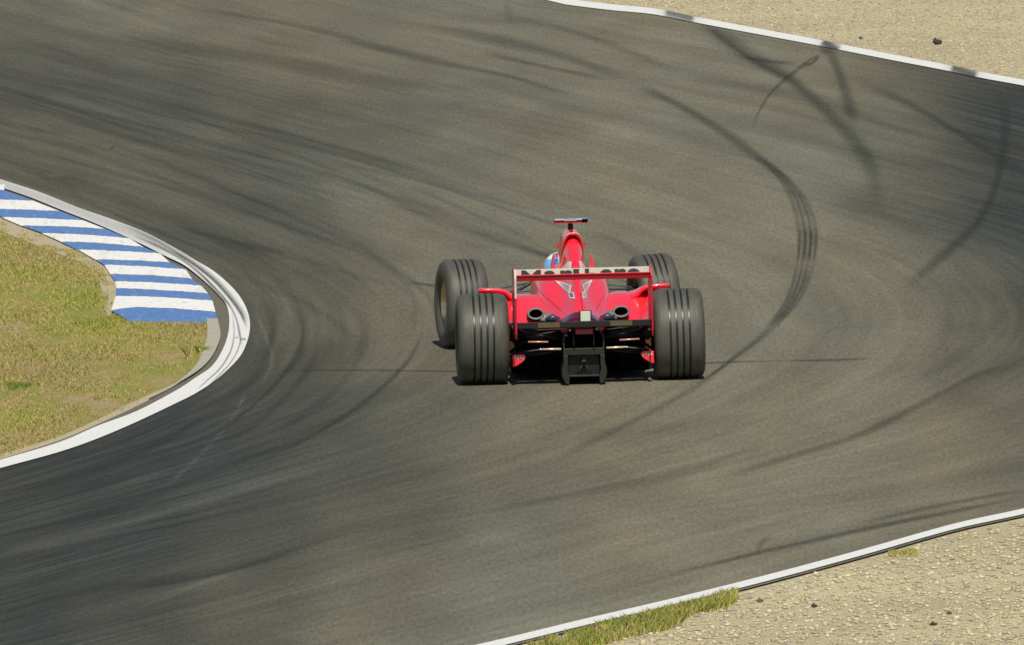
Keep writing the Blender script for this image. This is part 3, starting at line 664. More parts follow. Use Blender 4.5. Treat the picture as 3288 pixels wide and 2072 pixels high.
# grass along the lower line
gp2 = np.array([gnd(*RB(p))[:2] for p in [(200, 690), (300, 655), (480, 608), (700, 545), (850, 512), (1000, 476), (1110, 440), (1165, 432), (1168, 470), (1120, 500), (1050, 512), (965, 530), (905, 580), (790, 612), (700, 625), (620, 650), (420, 690), (250, 740)]])
lo, hi = gp2.min(0), gp2.max(0)
Pe = sample(lo[0], hi[0], lo[1], hi[1], 60000); Pe = Pe[in_poly(Pe, gp2)]; nn = vnoise(Pe, 12, 4, 21); Pe = Pe[nn+.1*rng.standard_normal(len(Pe)) > .3]
nn = vnoise(Pe, 12, 4, 21); tn = np.clip(.5+.5*(nn-.4)+.18*rng.standard_normal(len(Pe)), 0, 1)
Pe2 = sample(*[gnd(*RB((1855, 265)))[0]-.05, gnd(*RB((1920, 240)))[0]+.04], gnd(*RB((1885, 275)))[1], gnd(*RB((1885, 250)))[1], 500)
Pall = np.vstack([Pe, Pe2]); tn = np.r_[tn, np.full(len(Pe2), .45)]; hh = np.r_[rng.uniform(.02, .065, len(Pe)), rng.uniform(.01, .03, len(Pe2))]
Vg, Fg, tg = blades(Pall, hh, rng.uniform(.002, .005, len(Pall)), tn, -.012)
g2 = tri_mesh('grass', Vg, Fg, BLM, {'tone': tg}); tag(g2, 'narrow strip of green grass growing along the lower white line beside the gravel', 'grass', kind='stuff')
# two weeds that stand out of the infield
def weed(pxy, n, h, spread, tone0, label, name='weed'):
    p = gnd(*pxy); P = np.stack([p[0]+rng.normal(0, spread, n), p[1]+rng.normal(0, spread*2, n)], 1)
    V, F, t = blades(P, rng.uniform(.5, 1, n)*h, rng.uniform(.002, .005, n), np.clip(tone0+.1*rng.standard_normal(n), 0, 1)); o = tri_mesh(name, V, F, BLM, {'tone': t})
    return tag(o, label, 'weed')
weed(Z7((970, 955)), 26, .13, .012, .3, 'tall dry weed stalks standing near the concrete edging')
weed(Z7((1030, 925)), 120, .07, .03, .75, 'light green weed tuft right beside the concrete edging')
weed(Z7((100, 1105)), 260, .05, .05, .98, 'dark green weed clump at the left of the grass infield')

# ------------------------------------------------------------------ racing car
PSI = 0.0542
car = empty('race_car', (0, 0, 0), PSI)
tag(car, 'red open-wheel racing car with grooved tyres and high rear wing driving round the bend', 'race car')

def loft(sections, mirror=True):
    """sections: [(y, [(x,z)...])]; mirrored profiles run top centre -> bottom centre"""
    rings = []
    for y, pts in sections:
        if mirror:
            ring = [(x, y, z) for x, z in pts]+[(-x, y, z) for x, z in reversed(pts) if x > 1e-6]
        else: ring = [(x, y, z) for x, z in pts]
        rings.append(ring)
    n = len(rings[0]); V = [p for r in rings for p in r]; F = []
    for i in range(len(rings)-1):
        for k in range(n): F.append((i*n+k, i*n+(k+1) % n, (i+1)*n+(k+1) % n, (i+1)*n+k))
    F.append(tuple(range(n))[::-1]); F.append(tuple((len(rings)-1)*n+k for k in range(n)))
    return V, F
body_s = [
 (-.17, [(0, .472), (.06, .468), (.11, .452), (.15, .425), (.165, .408), (.168, .395), (.165, .38), (.15, .37), (.10, .36), (0, .36)]),
 (-.15, [(0, .478), (.06, .474), (.11, .458), (.15, .43), (.168, .412), (.172, .398), (.170, .382), (.155, .37), (.10, .355), (0, .355)]),
 (.10, [(0, .540), (.02, .536), (.05, .512), (.10, .485), (.15, .462), (.185, .438), (.20, .41), (.20, .38), (.12, .35), (0, .35)]),
 (.40, [(0, .682), (.018, .672), (.036, .62), (.068, .57), (.125, .53), (.19, .505), (.228, .45), (.235, .30), (.15, .15), (0, .12)]),
 (.70, [(0, .868), (.036, .842), (.058, .755), (.080, .66), (.135, .615), (.215, .585), (.260, .52), (.265, .30), (.20, .08), (0, .06)]),
 (.95, [(0, .994), (.052, .968), (.075, .88), (.088, .745), (.14, .680), (.225, .650), (.278, .585), (.28, .30), (.25, .06), (0, .05)]),
 (1.15, [(0, .992), (.052, .968), (.075, .88), (.09, .755), (.14, .695), (.235, .665), (.282, .605), (.282, .30), (.27, .06), (0, .05)]),
 (1.36, [(0, .960), (.05, .94), (.07, .85), (.09, .76), (.14, .70), (.23, .670), (.28, .61), (.28, .30), (.27, .06), (0, .05)]),
 (1.40, [(0, .910), (.05, .90), (.07, .83), (.09, .75), (.14, .69), (.22, .668), (.275, .61), (.28, .30), (.27, .06), (0, .05)]),
 (1.46, [(0, .60), (.06, .60), (.10, .60), (.13, .61), (.16, .635), (.215, .715), (.282, .655), (.275, .30), (.27, .06), (0, .05)]),
 (1.52, [(0, .24), (.08, .24), (.13, .26), (.16, .40), (.175, .58), (.215, .722), (.282, .65), (.275, .30), (.27, .06), (0, .05)]),
 (1.85, [(0, .20), (.08, .20), (.14, .22), (.172, .40), (.185, .57), (.215, .708), (.270, .62), (.27, .30), (.26, .06), (0, .05)]),
 (2.20, [(0, .20), (.08, .20), (.12, .22), (.15, .38), (.165, .52), (.195, .610), (.238, .56), (.25, .30), (.24, .06), (0, .05)]),
 (2.28, [(0, .575), (.06, .575), (.10, .572), (.135, .57), (.16, .568), (.188, .555), (.225, .51), (.245, .30), (.235, .07), (0, .06)]),
 (2.40, [(0, .590), (.05, .588), (.09, .58), (.13, .572), (.16, .555), (.186, .53), (.215, .48), (.23, .30), (.21, .09), (0, .08)]),
 (3.05, [(0, .500), (.04, .498), (.07, .49), (.10, .475), (.125, .455), (.145, .42), (.155, .37), (.155, .28), (.14, .19), (0, .17)]),
 (3.60, [(0, .400), (.03, .398), (.05, .39), (.07, .375), (.085, .355), (.095, .33), (.10, .31), (.10, .27), (.09, .23), (0, .22)]),
 (4.05, [(0, .300), (.02, .299), (.035, .295), (.05, .288), (.06, .28), (.065, .27), (.067, .26), (.065, .25), (.055, .24), (0, .235)]),
 (4.10, [(0, .285), (.02, .284), (.03, .28), (.04, .276), (.046, .272), (.05, .267), (.05, .262), (.048, .257), (.04, .252), (0, .25)])]
V, F = loft(body_s)
body = meshobj('body', V, F, RED, car, smooth=True, sub=2)
# airbox shell with a raised rear lip
def airbox_ring(y, k=1.0, dz=0.0, shear=0.0):
    base = [(0, 1.008), (.03, 1.003), (.054, .985), (.070, .942), (.080, .88), (.085, .81), (.093, .74)]
    out = [(x*k, y+shear*(1.008-z), z+dz) for x, z in base]
    return [(-a, b_, c_) for a, b_, c_ in reversed(out[1:])]+out
rings = [airbox_ring(.90, .93, -.010, .75), airbox_ring(.905, .97, -.002, .75), airbox_ring(.93, 1.0, 0, .7), airbox_ring(1.15, 1.04, .004, .2), airbox_ring(1.40, 1.04, .0, 0), airbox_ring(1.42, 1.0, -.006, 0)]
n = len(rings[0]); V = [p for r in rings for p in r]; F = [(i*n+k, i*n+k+1, (i+1)*n+k+1, (i+1)*n+k) for i in range(len(rings)-1) for k in range(n-1)]
ab = meshobj('airbox', V, F, RED, car, smooth=True, sub=2); ab.modifiers.new('th', 'SOLIDIFY').thickness = .012
MB().tube([(a, b_-.006, c_+.001) for a, b_, c_ in airbox_ring(.905, .98, -.001, .75)], .0035, 6).build('lip_highlight', PALE, ab, smooth=True)  # pale tube paints in the highlight along the airbox lip
MB().prism([(-.062, .85), (-.05, .95), (0, .968), (.05, .95), (.062, .83), (.05, .79), (-.05, .79)], 1.425, 1.43, 'y').build('intake', VOID, ab)
# T-shaped camera bar
m = MB(); m.tube([(0, 1.26, .965), (0, 1.25, 1.075)], [.024, .017], 10, .9); tb = m.build('camera_mast', BLACK, car, smooth=True)
m = MB()
m.prism([(1.18, 1.078), (1.19, 1.066), (1.26, 1.064), (1.31, 1.074), (1.26, 1.090), (1.19, 1.092)], -.125, .125, 'x')
m.build('camera_bar', simple('grey_blue_bar', (.10, .13, .18), .35, .2, .3, .2, 30), tb, bevel=.004)
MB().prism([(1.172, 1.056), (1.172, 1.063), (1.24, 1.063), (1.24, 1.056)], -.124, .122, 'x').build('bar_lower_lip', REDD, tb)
MB().box((-.005, 1.172, 1.082), (.09, .008, .018)).build('bar_badge', simple('grey_white_badge', (.34, .36, .38), .4, 0, 0, .3, 60), tb)
m = MB(); m.tube([(.082, 1.166, 1.077), (.122, 1.166, 1.077)], .011, 10); m.build('camera_lens', VOID, tb, smooth=True)
# small upright fins at the airbox foot
for s in (-1, 1):
    pts = [(.145, .66), (.152, .70), (.155, .755), (.149, .80), (.136, .838), (.128, .842), (.132, .81), (.132, .76), (.122, .71), (.10, .67)]
    fn = MB().prism([(s*a, b_) for a, b_ in pts], .96, 1.12, 'y').build('airbox_fin', RED, car, bevel=.006)
    if s < 0: MB().box((-.128, .958, .80), (.034, .003, .036)).build('sticker', BLUE, fn)
    MB().prism([(s*.074, .90), (s*.1, .885), (s*.104, .92), (s*.098, .93), (s*.09, .905), (s*.076, .91)], 1.05, 1.10, 'y').build('mirror_stub', REDD, car)

# sidepods
for s in (-1, 1):
    sec = [
     (2.02, [(.22, .07), (.22, .37), (.33, .395), (.50, .40), (.62, .38), (.665, .30), (.665, .09), (.45, .07)]),
     (1.98, [(.22, .06), (.22, .40), (.33, .422), (.50, .422), (.63, .402), (.68, .33), (.68, .08), (.45, .06)]),
     (1.60, [(.22, .06), (.22, .46), (.34, .475), (.50, .475), (.64, .455), (.70, .37), (.69, .08), (.45, .06)]),
     (1.20, [(.22, .06), (.22, .540), (.34, .543), (.50, .538), (.64, .510), (.70, .41), (.685, .08), (.45, .06)]),
     (.95, [(.20, .06), (.20, .568), (.33, .568), (.48, .562), (.62, .535), (.68, .44), (.66, .10), (.45, .06)]),
     (.80, [(.18, .06), (.18, .562), (.32, .562), (.46, .556), (.60, .525), (.65, .43), (.62, .11), (.4, .06)]),
     (.68, [(.15, .06), (.15, .535), (.30, .532), (.44, .528), (.56, .500), (.62, .42), (.59, .12), (.4, .06)]),
     (.48, [(.10, .12), (.10, .500), (.26, .492), (.38, .482), (.48, .460), (.515, .40), (.495, .28), (.34, .20)]),
     (.28, [(.10, .30), (.10, .450), (.22, .440), (.34, .430), (.43, .415), (.485, .385), (.475, .345), (.30, .33)]),
     (.25, [(.10, .32), (.10, .440), (.22, .430), (.34, .420), (.42, .405), (.47, .380), (.46, .35), (.30, .335)])]
    V, F = loft([(y, [(s*a, b_) for a, b_ in p]) for y, p in sec], mirror=False)
    sp = meshobj('sidepod', V, F, RED, car, smooth=True, sub=2)
    # flip-up ahead of the rear wheel
    X = [(.42, .0), (.465, .30), (.50, .85), (.57, 1.0), (.70, 1.0)]; V = []; F = []
    ys = [1.30, 1.15, 1.0, .85, .74, .72]
    zt = [.47, .52, .575, .608, .620, .612]; zb = [.50, .53, .55, .55, .54, .53]
    for y, a, b_ in zip(ys, zt, zb):
        for x, k in X: V.append((s*x, y, b_*(1-k)+a*k))
    for i in range(len(ys)-1):
        for k in range(len(X)-1): F.append((i*5+k, i*5+k+1, i*5+6+k, i*5+5+k))
    fu = meshobj('flip_up', V, F, RED, sp, smooth=True, sub=2); md = fu.modifiers.new('th', 'SOLIDIFY'); md.thickness = .030; md.offset = 0
    # tall inner panel running down beside the tyre
    V = []; F = []
    for y, x0, z1, z0 in ((.84, .60, .55, .3), (.70, .575, .555, .3), (.58, .535, .50, .28), (.45, .505, .42, .26)):
        V += [(s*(x0-.03), y, z1), (s*(x0-.005), y, (z0+z1)/2), (s*(x0), y, z0)]
    for i in range(3):
        for k in range(2): F.append((i*3+k, i*3+k+1, i*3+4+k, i*3+3+k))
    pn = meshobj('side_panel', V, F, RED, sp, smooth=True, sub=2); md = pn.modifiers.new('th', 'SOLIDIFY'); md.thickness = .012
    # low red turning vane seen between the wheels
    pts = [(.418, .215), (.430, .228), (.515, .228), (.515, .135), (.480, .148), (.440, .175), (.420, .195)]
    vn = MB().prism([(s*a, b_) for a, b_ in pts], -.275, -.25, 'y').build('turning_vane', RED, car, bevel=.006)
    m = MB()
    for k in range(4): m.box((s*(.438+.019*k), -.2775, .204+.003*(k % 2)), (.012, .003, .016))
    m.build('vane_lettering', WHITE, vn)
    # exhaust outlet
    cx, cy, cz = s*.312, .255, .486
    rings = []
    for k, (yy, rx, rz_) in enumerate(((cy+.24, .05, .02), (cy+.12, .062, .04), (cy+.02, .064, .043), (cy-.02, .060, .041), (cy-.02, .049, .033), (cy+.06, .045, .03))):
        rings.append([(cx-s*(.02 if k == 0 else 0)+cos(a)*rx, yy+.25*sin(a)*rz_*(1 if k > 1 else 0), cz-.010+(0 if k > 1 else -.02)+sin(a)*rz_) for a in [2*pi*q/20 for q in range(20)]])
    V = [p for r in rings for p in r]; F = [(i*20+k, i*20+(k+1) % 20, (i+1)*20+(k+1) % 20, (i+1)*20+k) for i in range(5) for k in range(20)]
    ex = meshobj('exhaust', V, F, GREYP, sp, smooth=True)
    meshobj('exhaust_bore', rings[5], [tuple(range(20))], VOID, ex)
    V = [(cx-s*.05, cy+.10, .490), (cx-s*.055, cy-.00, .470), (cx-s*.03, cy-.03, .442), (cx-s*.11, cy-.02, .440), (cx-s*.150, cy+.02, .448), (cx-s*.10, cy+.10, .478)]
    # heat shield tail curling towards the centre
    sh = meshobj('heat_shield', V+[(a, b_, c_-.02) for a, b_, c_ in V], [(0, 1, 2, 3, 4, 5), (6, 7, 8, 9, 10, 11)]+[(i, (i+1) % 6, 6+(i+1) % 6, 6+i) for i in range(6)], GREYP, sp, bevel=.006)
    # dark blister beside it
    m = MB(); m.tube([(s*.15, .06, .445), (s*.20, .05, .460), (s*.25, .06, .445)], [.018, .03, .018], 12); m.build('blister', simple('dark_blue_cover', (.03, .04, .07), .4), sp, smooth=True)

# stickers pressed onto the bodywork (projected on from behind)
dg = bpy.context.evaluated_depsgraph_get(); dg.update()
ev = body.evaluated_get(dg); bv = BVHTree.FromPolygons([v.co.copy() for v in ev.data.vertices], [tuple(p.vertices) for p in ev.data.polygons])
def decal(name, quad, mat, parent, n=8, off=.003):
    """quad: four (x,z) corners, cast forward on to the body"""
    V = []; F = []; ok = True
    q = [np.array(p, float) for p in quad]
    for i in range(n+1):
        for j in range(n+1):
            a, b_ = i/n, j/n
            p = (q[0]*(1-a)+q[1]*a)*(1-b_)+(q[3]*(1-a)+q[2]*a)*b_
            h = bv.ray_cast(Vector((p[0], -1, p[1])), Vector((0, 1, 0)))
            if h[0] is None: V.append((p[0], .5, p[1])); continue
            nr = h[1] if h[1].y < 0 else -h[1]
            V.append(tuple(h[0]+nr*off))
    for i in range(n):
        for j in range(n):
            a = i*(n+1)+j; f = (a, a+1, a+n+2, a+n+1)
            ys = [V[k][1] for k in f]
            if max(ys)-min(ys) < .25: F.append(f)
    return meshobj(name, V, F, mat, parent, smooth=True)
GREYW = simple('grey_white_sticker', (.40, .36, .36), .4, 0, 0, .3, 90)
for s in (-1, 1):
    d = decal('sponsor_patch', [(s*.026, .818), (s*.048, .812), (s*.110, .715), (s*.036, .705)], WHITE, body)
    decal('patch_emblem', [(s*.046, .765), (s*.062, .765), (s*.062, .748), (s*.046, .748)], simple('grey_emblem', (.25, .26, .33), .4), d, 3, .005)
    d = decal('shield_sticker', [(s*.035, 0.662), (s*.135, 0.662), (s*.085, 0.622), (s*.052, 0.607)], WHITE, body)
    decal('shield_stripes', [(s*.050, 0.656), (s*.108, 0.656), (s*.082, 0.627), (s*.056, 0.620)], GREYW, d, 6, .005)
    d = decal('square_sticker', [(s*.028, 0.620), (s*.062, 0.614), (s*.060, 0.577), (s*.026, 0.582)], WHITE, body)
    decal('square_centre', [(s*.034, 0.612), (s*.056, 0.608), (s*.054, 0.585), (s*.033, 0.589)], BLUE if s < 0 else GREYW, d, 4, .005)

# the sprung body leans a little to the outside of the bend
def lean(o):
    if o.type == 'MESH':
        for v in o.data.vertices:
            if v.co.z > .35: v.co.x += .014*(v.co.z-.35)
    for c_ in o.children: lean(c_)
for o in list(car.children):
    if o.name.split('.')[0] in ('body', 'airbox', 'camera_mast', 'airbox_fin'): lean(o)

SEAM = simple('panel_seam', (.16, .004, .012), .5)
decal('panel_seam', [(.012, .80), (.017, .80), (.020, .50), (.015, .50)], SEAM, body, 24, .002)
for s in (-1, 1):
    decal('panel_seam', [(s*.262, .60), (s*.265, .60), (s*.130, .495), (s*.126, .495)], SEAM, body, 20, .002)
# pale centre plate (upright, behind the engine cover)
m = MB(); m.box((.017, -.355, .502), (.090, .010, .086)); pf = m.build('rear_plate_frame', BLACK, car, bevel=.004)
MB().box((.017, -.363, .502), (.072, .006, .074)).build('reflector', PLATE, pf, bevel=.004)

# rear wing
WY = -.47
m = MB(); m.prism([(-.22, .775), (-.30, .778), (WY, .819), (WY-.012, .824), (WY-.014, .818), (WY-.002, .783), (-.40, .775), (-.30, .765)], -.488, .488, 'x')
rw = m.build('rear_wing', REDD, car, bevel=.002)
MB().box((0, WY-.014, .823), (.976, .016, .006)).build('gurney_strip', RED, rw)
# upper white element
pl = [(-.374, .785), (-.364, .785), (-.344, .851), (-.350, .855), (-.357, .851)]
up = MB().prism(pl, -.488, .488, 'x').build('upper_flap', CREAM, rw, bevel=.001)
# lettering, each character stretched over its own cell
def glyph(ch, x0, x1, z0, z1):
    cu = bpy.data.curves.new('lettering', 'FONT'); cu.body = ch; cu.offset = .030; cu.resolution_u = 4
    ob = bpy.data.objects.new('tmp', cu); C.objects.link(ob); bpy.context.view_layer.update()
    me = ob.to_mesh(); co = [v.co.copy() for v in me.vertices]; fs = [tuple(p.vertices) for p in me.polygons]
    a0 = min(c.x for c in co); a1 = max(c.x for c in co); b0 = min(c.y for c in co); b1 = max(c.y for c in co)
    out = []
    for c in co:
        x = x0+(c.x-a0)/(a1-a0)*(x1-x0); z = z0+(c.y-b0)/(b1-b0)*(z1-z0)
        y = -.374+(z-.785)*(.016/.068)-.0035
        out.append((x, y, z))
    ob.to_mesh_clear(); bpy.data.objects.remove(ob); return out, fs
def clip(V, F, z0):
    bm = bmesh.new(); vs = [bm.verts.new(v) for v in V]
    for f in F:
        try: bm.faces.new([vs[i] for i in f])
        except ValueError: pass
    bmesh.ops.bisect_plane(bm, geom=bm.verts[:]+bm.edges[:]+bm.faces[:], plane_co=(0, 0, z0), plane_no=(0, 0, 1), clear_inner=True)
    bm.verts.index_update(); out = [tuple(v.co) for v in bm.verts], [tuple(v.index for v in f.verts) for f in bm.faces]; bm.free(); return out
cells = [('M', 310, 600, 1), ('a', 645, 835, 0), ('r', 885, 1065, 0), ('l', 1078, 1165, 1), ('b', 1250, 1445, 1), ('o', 1462, 1665, 0), ('r', 1688, 1862, 0), ('o', 1865, 2072, 0)]
m = MB()
for ch, a, b_, tall in cells:
    xa = -.475+(a-245)/(2205-245)*.965; xb = -.475+(b_-245)/(2205-245)*.965
    v, f = glyph(ch, xa, xb, .750, .8505 if tall else .843); v, f = clip(v, f, .787); m.add(v, f)
me = bpy.data.meshes.new('lettering'); me.from_pydata(m.v, [], m.f); me.materials.append(INK); lo_ = bpy.data.objects.new('lettering', me); C.objects.link(lo_); lo_.parent = up
for s in (-1, 1):
    pts = [(-.12, .40), (-.50, .36), (-.52, .40), (-.525, .80), (-.505, .855), (-.30, .865), (-.16, .83), (-.12, .70)]
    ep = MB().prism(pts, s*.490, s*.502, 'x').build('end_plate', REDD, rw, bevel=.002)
    if s < 0: MB().prism([(-.5255, .66), (-.530, .80), (-.510, .870), (-.49, .870), (-.51, .80), (-.51, .66)], s*.4885, s*.5035, 'x').build('sunlit_edge', PINKW, ep)  # pale strip paints in the sunlit face of the left plate
bw = MB().prism([(-.24, .44), (-.34, .436), (-.44, .476), (-.447, .474), (-.449, .432), (-.36, .422), (-.26, .425)], -.488, .488, 'x').build('beam_wing', BLACK, rw, bevel=.002)
for a, b_ in ((-.335, -.175), (.19, .35)):
    MB().box(((a+b_)/2, -.4535, .453), (b_-a, .004, .034)).build('beam_sticker', BROWN, bw)

# floor, diffuser, crash structure
fl = MB().prism([(2.6, .035), (2.6, .06), (.35, .06), (.30, .20), (.05, .215), (.05, .205), (.28, .19), (.33, .035)], -.50, .50, 'x').build('floor', BLACK, car)
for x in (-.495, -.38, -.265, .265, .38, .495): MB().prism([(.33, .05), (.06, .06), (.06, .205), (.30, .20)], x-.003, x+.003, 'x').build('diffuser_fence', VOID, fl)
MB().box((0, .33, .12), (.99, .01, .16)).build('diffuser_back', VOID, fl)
# central tunnel
df = MB()
df.prism([(-.15, .222), (-.15, .270), (.15, .270), (.15, .222)], -.36, -.30, 'y')
df.prism([(-.13, .060), (-.13, .072), (.13, .072), (.13, .060)], -.34, .3, 'y')
df.prism([(-.13, .262), (-.13, .267), (.13, .267), (.13, .262)], -.30, .3, 'y')
dif = df.build('diffuser', OLIVE, car, bevel=.003)
for s in (-1, 1):
    pts = [(.150, .222), (.150, .17), (.164, .115), (.162, .070), (.136, .012), (.112, .012), (.108, .070), (.122, .115), (.118, .17), (.118, .222)]
    MB().prism([(s*a, b_) for a, b_ in pts], -.38, .1, 'y').build('diffuser_fin', OLIVE, dif, bevel=.003)
    # arched shoulder plates around the crash box
    pts = [(.150, .270), (.153, .33), (.147, .37), (.12, .403), (.085, .420), (.081, .413), (.112, .394), (.135, .363), (.140, .33), (.138, .270)]
    MB().prism([(s*a, b_) for a, b_ in pts], -.36, -.31, 'y').build('shoulder_plate', OLIVE, dif, bevel=.002)
    m = MB(); m.tube([(s*.072, -.37, .265), (s*.076, -.37, .41)], .0045, 8); m.tube([(s*.0745, -.37, .405), (s*.0745, -.37, .422)], .010, 8); m.build('support_rod', OLIVE, dif, smooth=True)
for s in (-1, 1):
    MB().prism([(s*.10, .20), (s*.47, .20), (s*.485, .355), (s*.44, .385), (s*.10, .40)], .10, .24, 'y').build('shade_block', VOID, car)  # black block added to darken the shaded sidepod rears under the beam wing
MB().box((0, -.20, .155), (.24, .20, .19)).build('gearbox', BLACK, car, bevel=.01)
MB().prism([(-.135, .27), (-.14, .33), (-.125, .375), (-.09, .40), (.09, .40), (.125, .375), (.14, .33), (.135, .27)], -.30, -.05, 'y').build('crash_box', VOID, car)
m = MB(); m.tube([(.0, -.31, .165), (.0, -.345, .165)], .020, 16); jp = m.build('starter_socket', OLIVE, dif, smooth=True)
m = MB(); m.tube([(.0, -.346, .165), (.0, -.349, .165)], .011, 12); m.build('socket_hole', VOID, jp)
for p_ in ([(0, -.34, .18), (0, -.34, .215)], [(-.01, -.335, .15), (-.05, -.33, .08)], [(.01, -.335, .15), (.05, -.33, .08)]): MB().tube(p_, .0055, 8).build('bracket', OLIVE, dif, smooth=True)
rl = MB().box((.005, -.352, .392), (.130, .03, .040)).build('rain_light', REDLAMP, car, bevel=.005)
MB().box((.012, -.369, .392), (.085, .004, .014)).build('light_window', simple('grey_blue_glass', (.10, .13, .2), .3), rl)

# wheels
def tyre_profile(w, grooves, gap):
    """half-section (x, r) from inner bead to outer bead"""
    h = w/2; P = [(-h*.80, .175), (-h*.97, .20), (-h*1.0, .245), (-h*.985, .282), (-h*.93, .306), (-h*.84, .3195), (-h*.70, .3265)]
    xs = [(-1.5+i)*gap for i in range(4)] if grooves == 4 else [(-1+i)*gap for i in range(3)]
    G_ = []
    crown = lambda x: .330-.0035*(abs(x)/(h*.7))**2
    for x in xs:
        P += [(x-.0085, crown(x)), (x-.0060, crown(x)-.008), (x+.0060, crown(x)-.008), (x+.0085, crown(x))]; G_.append(x)
    P += [(-a, b_) for a, b_ in reversed(P[:7])]
    return P, G_
def lathe(P, seg=96, closed=False):
    V = []; F = []
    n = len(P)
    for k in range(seg):
        a = 2*pi*k/seg
        for x, r in P: V.append((x, r*cos(a), r*sin(a)))
    for k in range(seg):
        for i in range(n-1 if not closed else n):
            j = (i+1) % n; k2 = (k+1) % seg; F.append((k*n+i, k*n+j, k2*n+j, k2*n+i))
    return V, F
def make_wheel(w, gap, side):
    """side: +1 outer face towards +x"""
    h = w/2
    root = None
    rim_prof = [(-h*.80, .182), (-h*.80, .168), (-h*.3, .155), (h*.25, .15), (h*.60, .160), (h*.80, .168), (h*.80, .182), (h*.2, .165), (-h*.5, .17)]
    V, F = lathe([(side*a, b_) for a, b_ in rim_prof], 48, True)
    wh = meshobj('wheel', V, F, GOLD, car, smooth=False, bevel=0)
    # dished disc with spokes
    m = MB()
    for k in range(7):
        a = 2*pi*k/7; d = Vector((0, cos(a), sin(a))); t = Vector((0, -sin(a), cos(a)))
        p0 = Vector((side*h*.30, 0, 0)); p1 = Vector((side*h*.52, 0, 0))
        v = [p0+d*.03+t*.018, p0+d*.03-t*.018, p1+d*.158-t*.03, p1+d*.158+t*.03]
        v += [q-Vector((side*.02, 0, 0)) for q in v]
        m.add(v, [(0, 1, 2, 3), (4, 7, 6, 5), (0, 4, 5, 1), (1, 5, 6, 2), (2, 6, 7, 3), (3, 7, 4, 0)])
    m.build('spokes', GOLD, wh, bevel=.003)
    m = MB(); m.tube([(side*h*.2, 0, 0), (side*h*.5, 0, 0)], .042, 16); m.build('hub', STEEL, wh, bevel=.003)
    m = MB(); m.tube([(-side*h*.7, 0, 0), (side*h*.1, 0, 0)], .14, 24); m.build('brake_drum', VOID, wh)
    P, G_ = tyre_profile(w, 4, gap); V, F = lathe(P, 112)
    ty = meshobj('tyre', V, F, [RUB, GROOVE], wh)
    for p in ty.data.polygons:
        p.use_smooth = True
        c = p.center; r_ = (c.y**2+c.z**2)**.5
        if r_ < .3235 and any(abs(c.x-g_) < .0065 for g_ in G_): p.material_index = 1
    # groove shoulders stay crisp
    me = ty.data; n = len(P); sharp = set()
    gi = [i for i in range(7, 7+16)]
    for e in me.edges:
        a, b_ = e.vertices
        if a % n == b_ % n and a % n in gi: e.use_edge_sharp = True
    return wh
def place_wheel(w, x, y, z, side, gap, steer=0, camber=0):
    wh = make_wheel(w, gap, side)
    wh.location = (x, y, z); wh.rotation_euler = (0, camber, steer)
    return wh
place_wheel(.372, -.720, 0, .328, -1, .047, 0, radians(.6))
place_wheel(.372, .708, 0, .328, 1, .047, 0, radians(-.9))
place_wheel(.315, -.717, 3.01, .328, -1, .043, radians(8), radians(1.0))
place_wheel(.305, .715, 3.01, .328, 1, .043, radians(8), radians(-3.0))

# suspension
def arm(path, r, mat, name='suspension_arm', flat=.5):
    return MB().tube(path, r, 10, flat).build(name, mat, car, smooth=True)
for s in (-1, 1):
    arm([(s*.10, .05, .285), (s*.27, .0, .292), (s*.50, -.05, .30)], .013, BLACK)
    arm([(s*.10, -.24, .315), (s*.55, -.06, .40)], .011, BLACK)
    arm([(s*.165, -.36, .268), (s*.31, -.35, .270)], .0085, RODM, 'track_rod', .9)
    arm([(s*.31, -.35, .270), (s*.47, -.20, .240)], .007, ALU, 'track_rod', .9)
    arm([(s*.26, -.385, .325), (s*.405, -.375, .328)], .0075, RODP, 'toe_link', .9)
    arm([(s*.12, .20, .24), (s*.53, .03, .19)], .013, BLACK)
    arm([(s*.12, .0, .33), (s*.5, .0, .33)], .03, BLACK, 'drive_shaft', 1)
    arm([(s*.16, .12, .46), (s*.52, .02, .22)], .011, BLACK, 'push_rod', 1)
    MB().tube([(s*.49, -.10, .36), (s*.49, .10, .36)], [.05, .07], 16).build('brake_duct', BLACK, car, smooth=True)
    MB().tube([(s*.505, -.16, .405), (s*.505, -.16, .43)], .012, 10).build('duct_cap', ALU, car, smooth=True)
    # front suspension
    arm([(s*.13, 3.25, .455), (s*.60, 3.03, .405)], .016, simple('blue_grey_carbon', (.05, .06, .08), .4), flat=.4)
    arm([(s*.17, 2.72, .435), (s*.60, 2.98, .400)], .018, simple('blue_grey_carbon', (.05, .06, .08), .4), flat=.4)
    arm([(s*.13, 3.25, .23), (s*.60, 3.03, .22)], .014, BLACK, flat=.4)
    arm([(s*.14, 2.85, .52), (s*.60, 3.0, .24)], .012, BLACK, 'push_rod', 1)
    MB().tube([(s*.60, 2.90, .33), (s*.60, 3.10, .33)], [.06, .08], 16).build('brake_duct', BLACK, car, smooth=True)
    # mirror
    m = MB(); m.prism([(s*.30, .575), (s*.30, .625), (s*.375, .63), (s*.385, .60), (s*.375, .57)], 2.17, 2.24, 'y'); mi = m.build('mirror', RED, car, bevel=.008)
    MB().tube([(s*.22, 2.22, .55), (s*.31, 2.21, .59)], .008, 8).build('mirror_stalk', BLACK, mi)
    MB().box((s*.338, 2.167, .60), (.06, .003, .035)).build('mirror_glass', ALU, mi)
arm([(-.44, -.30, .428), (-.22, -.33, .424)], .004, GOLD, 'brake_line', 1)

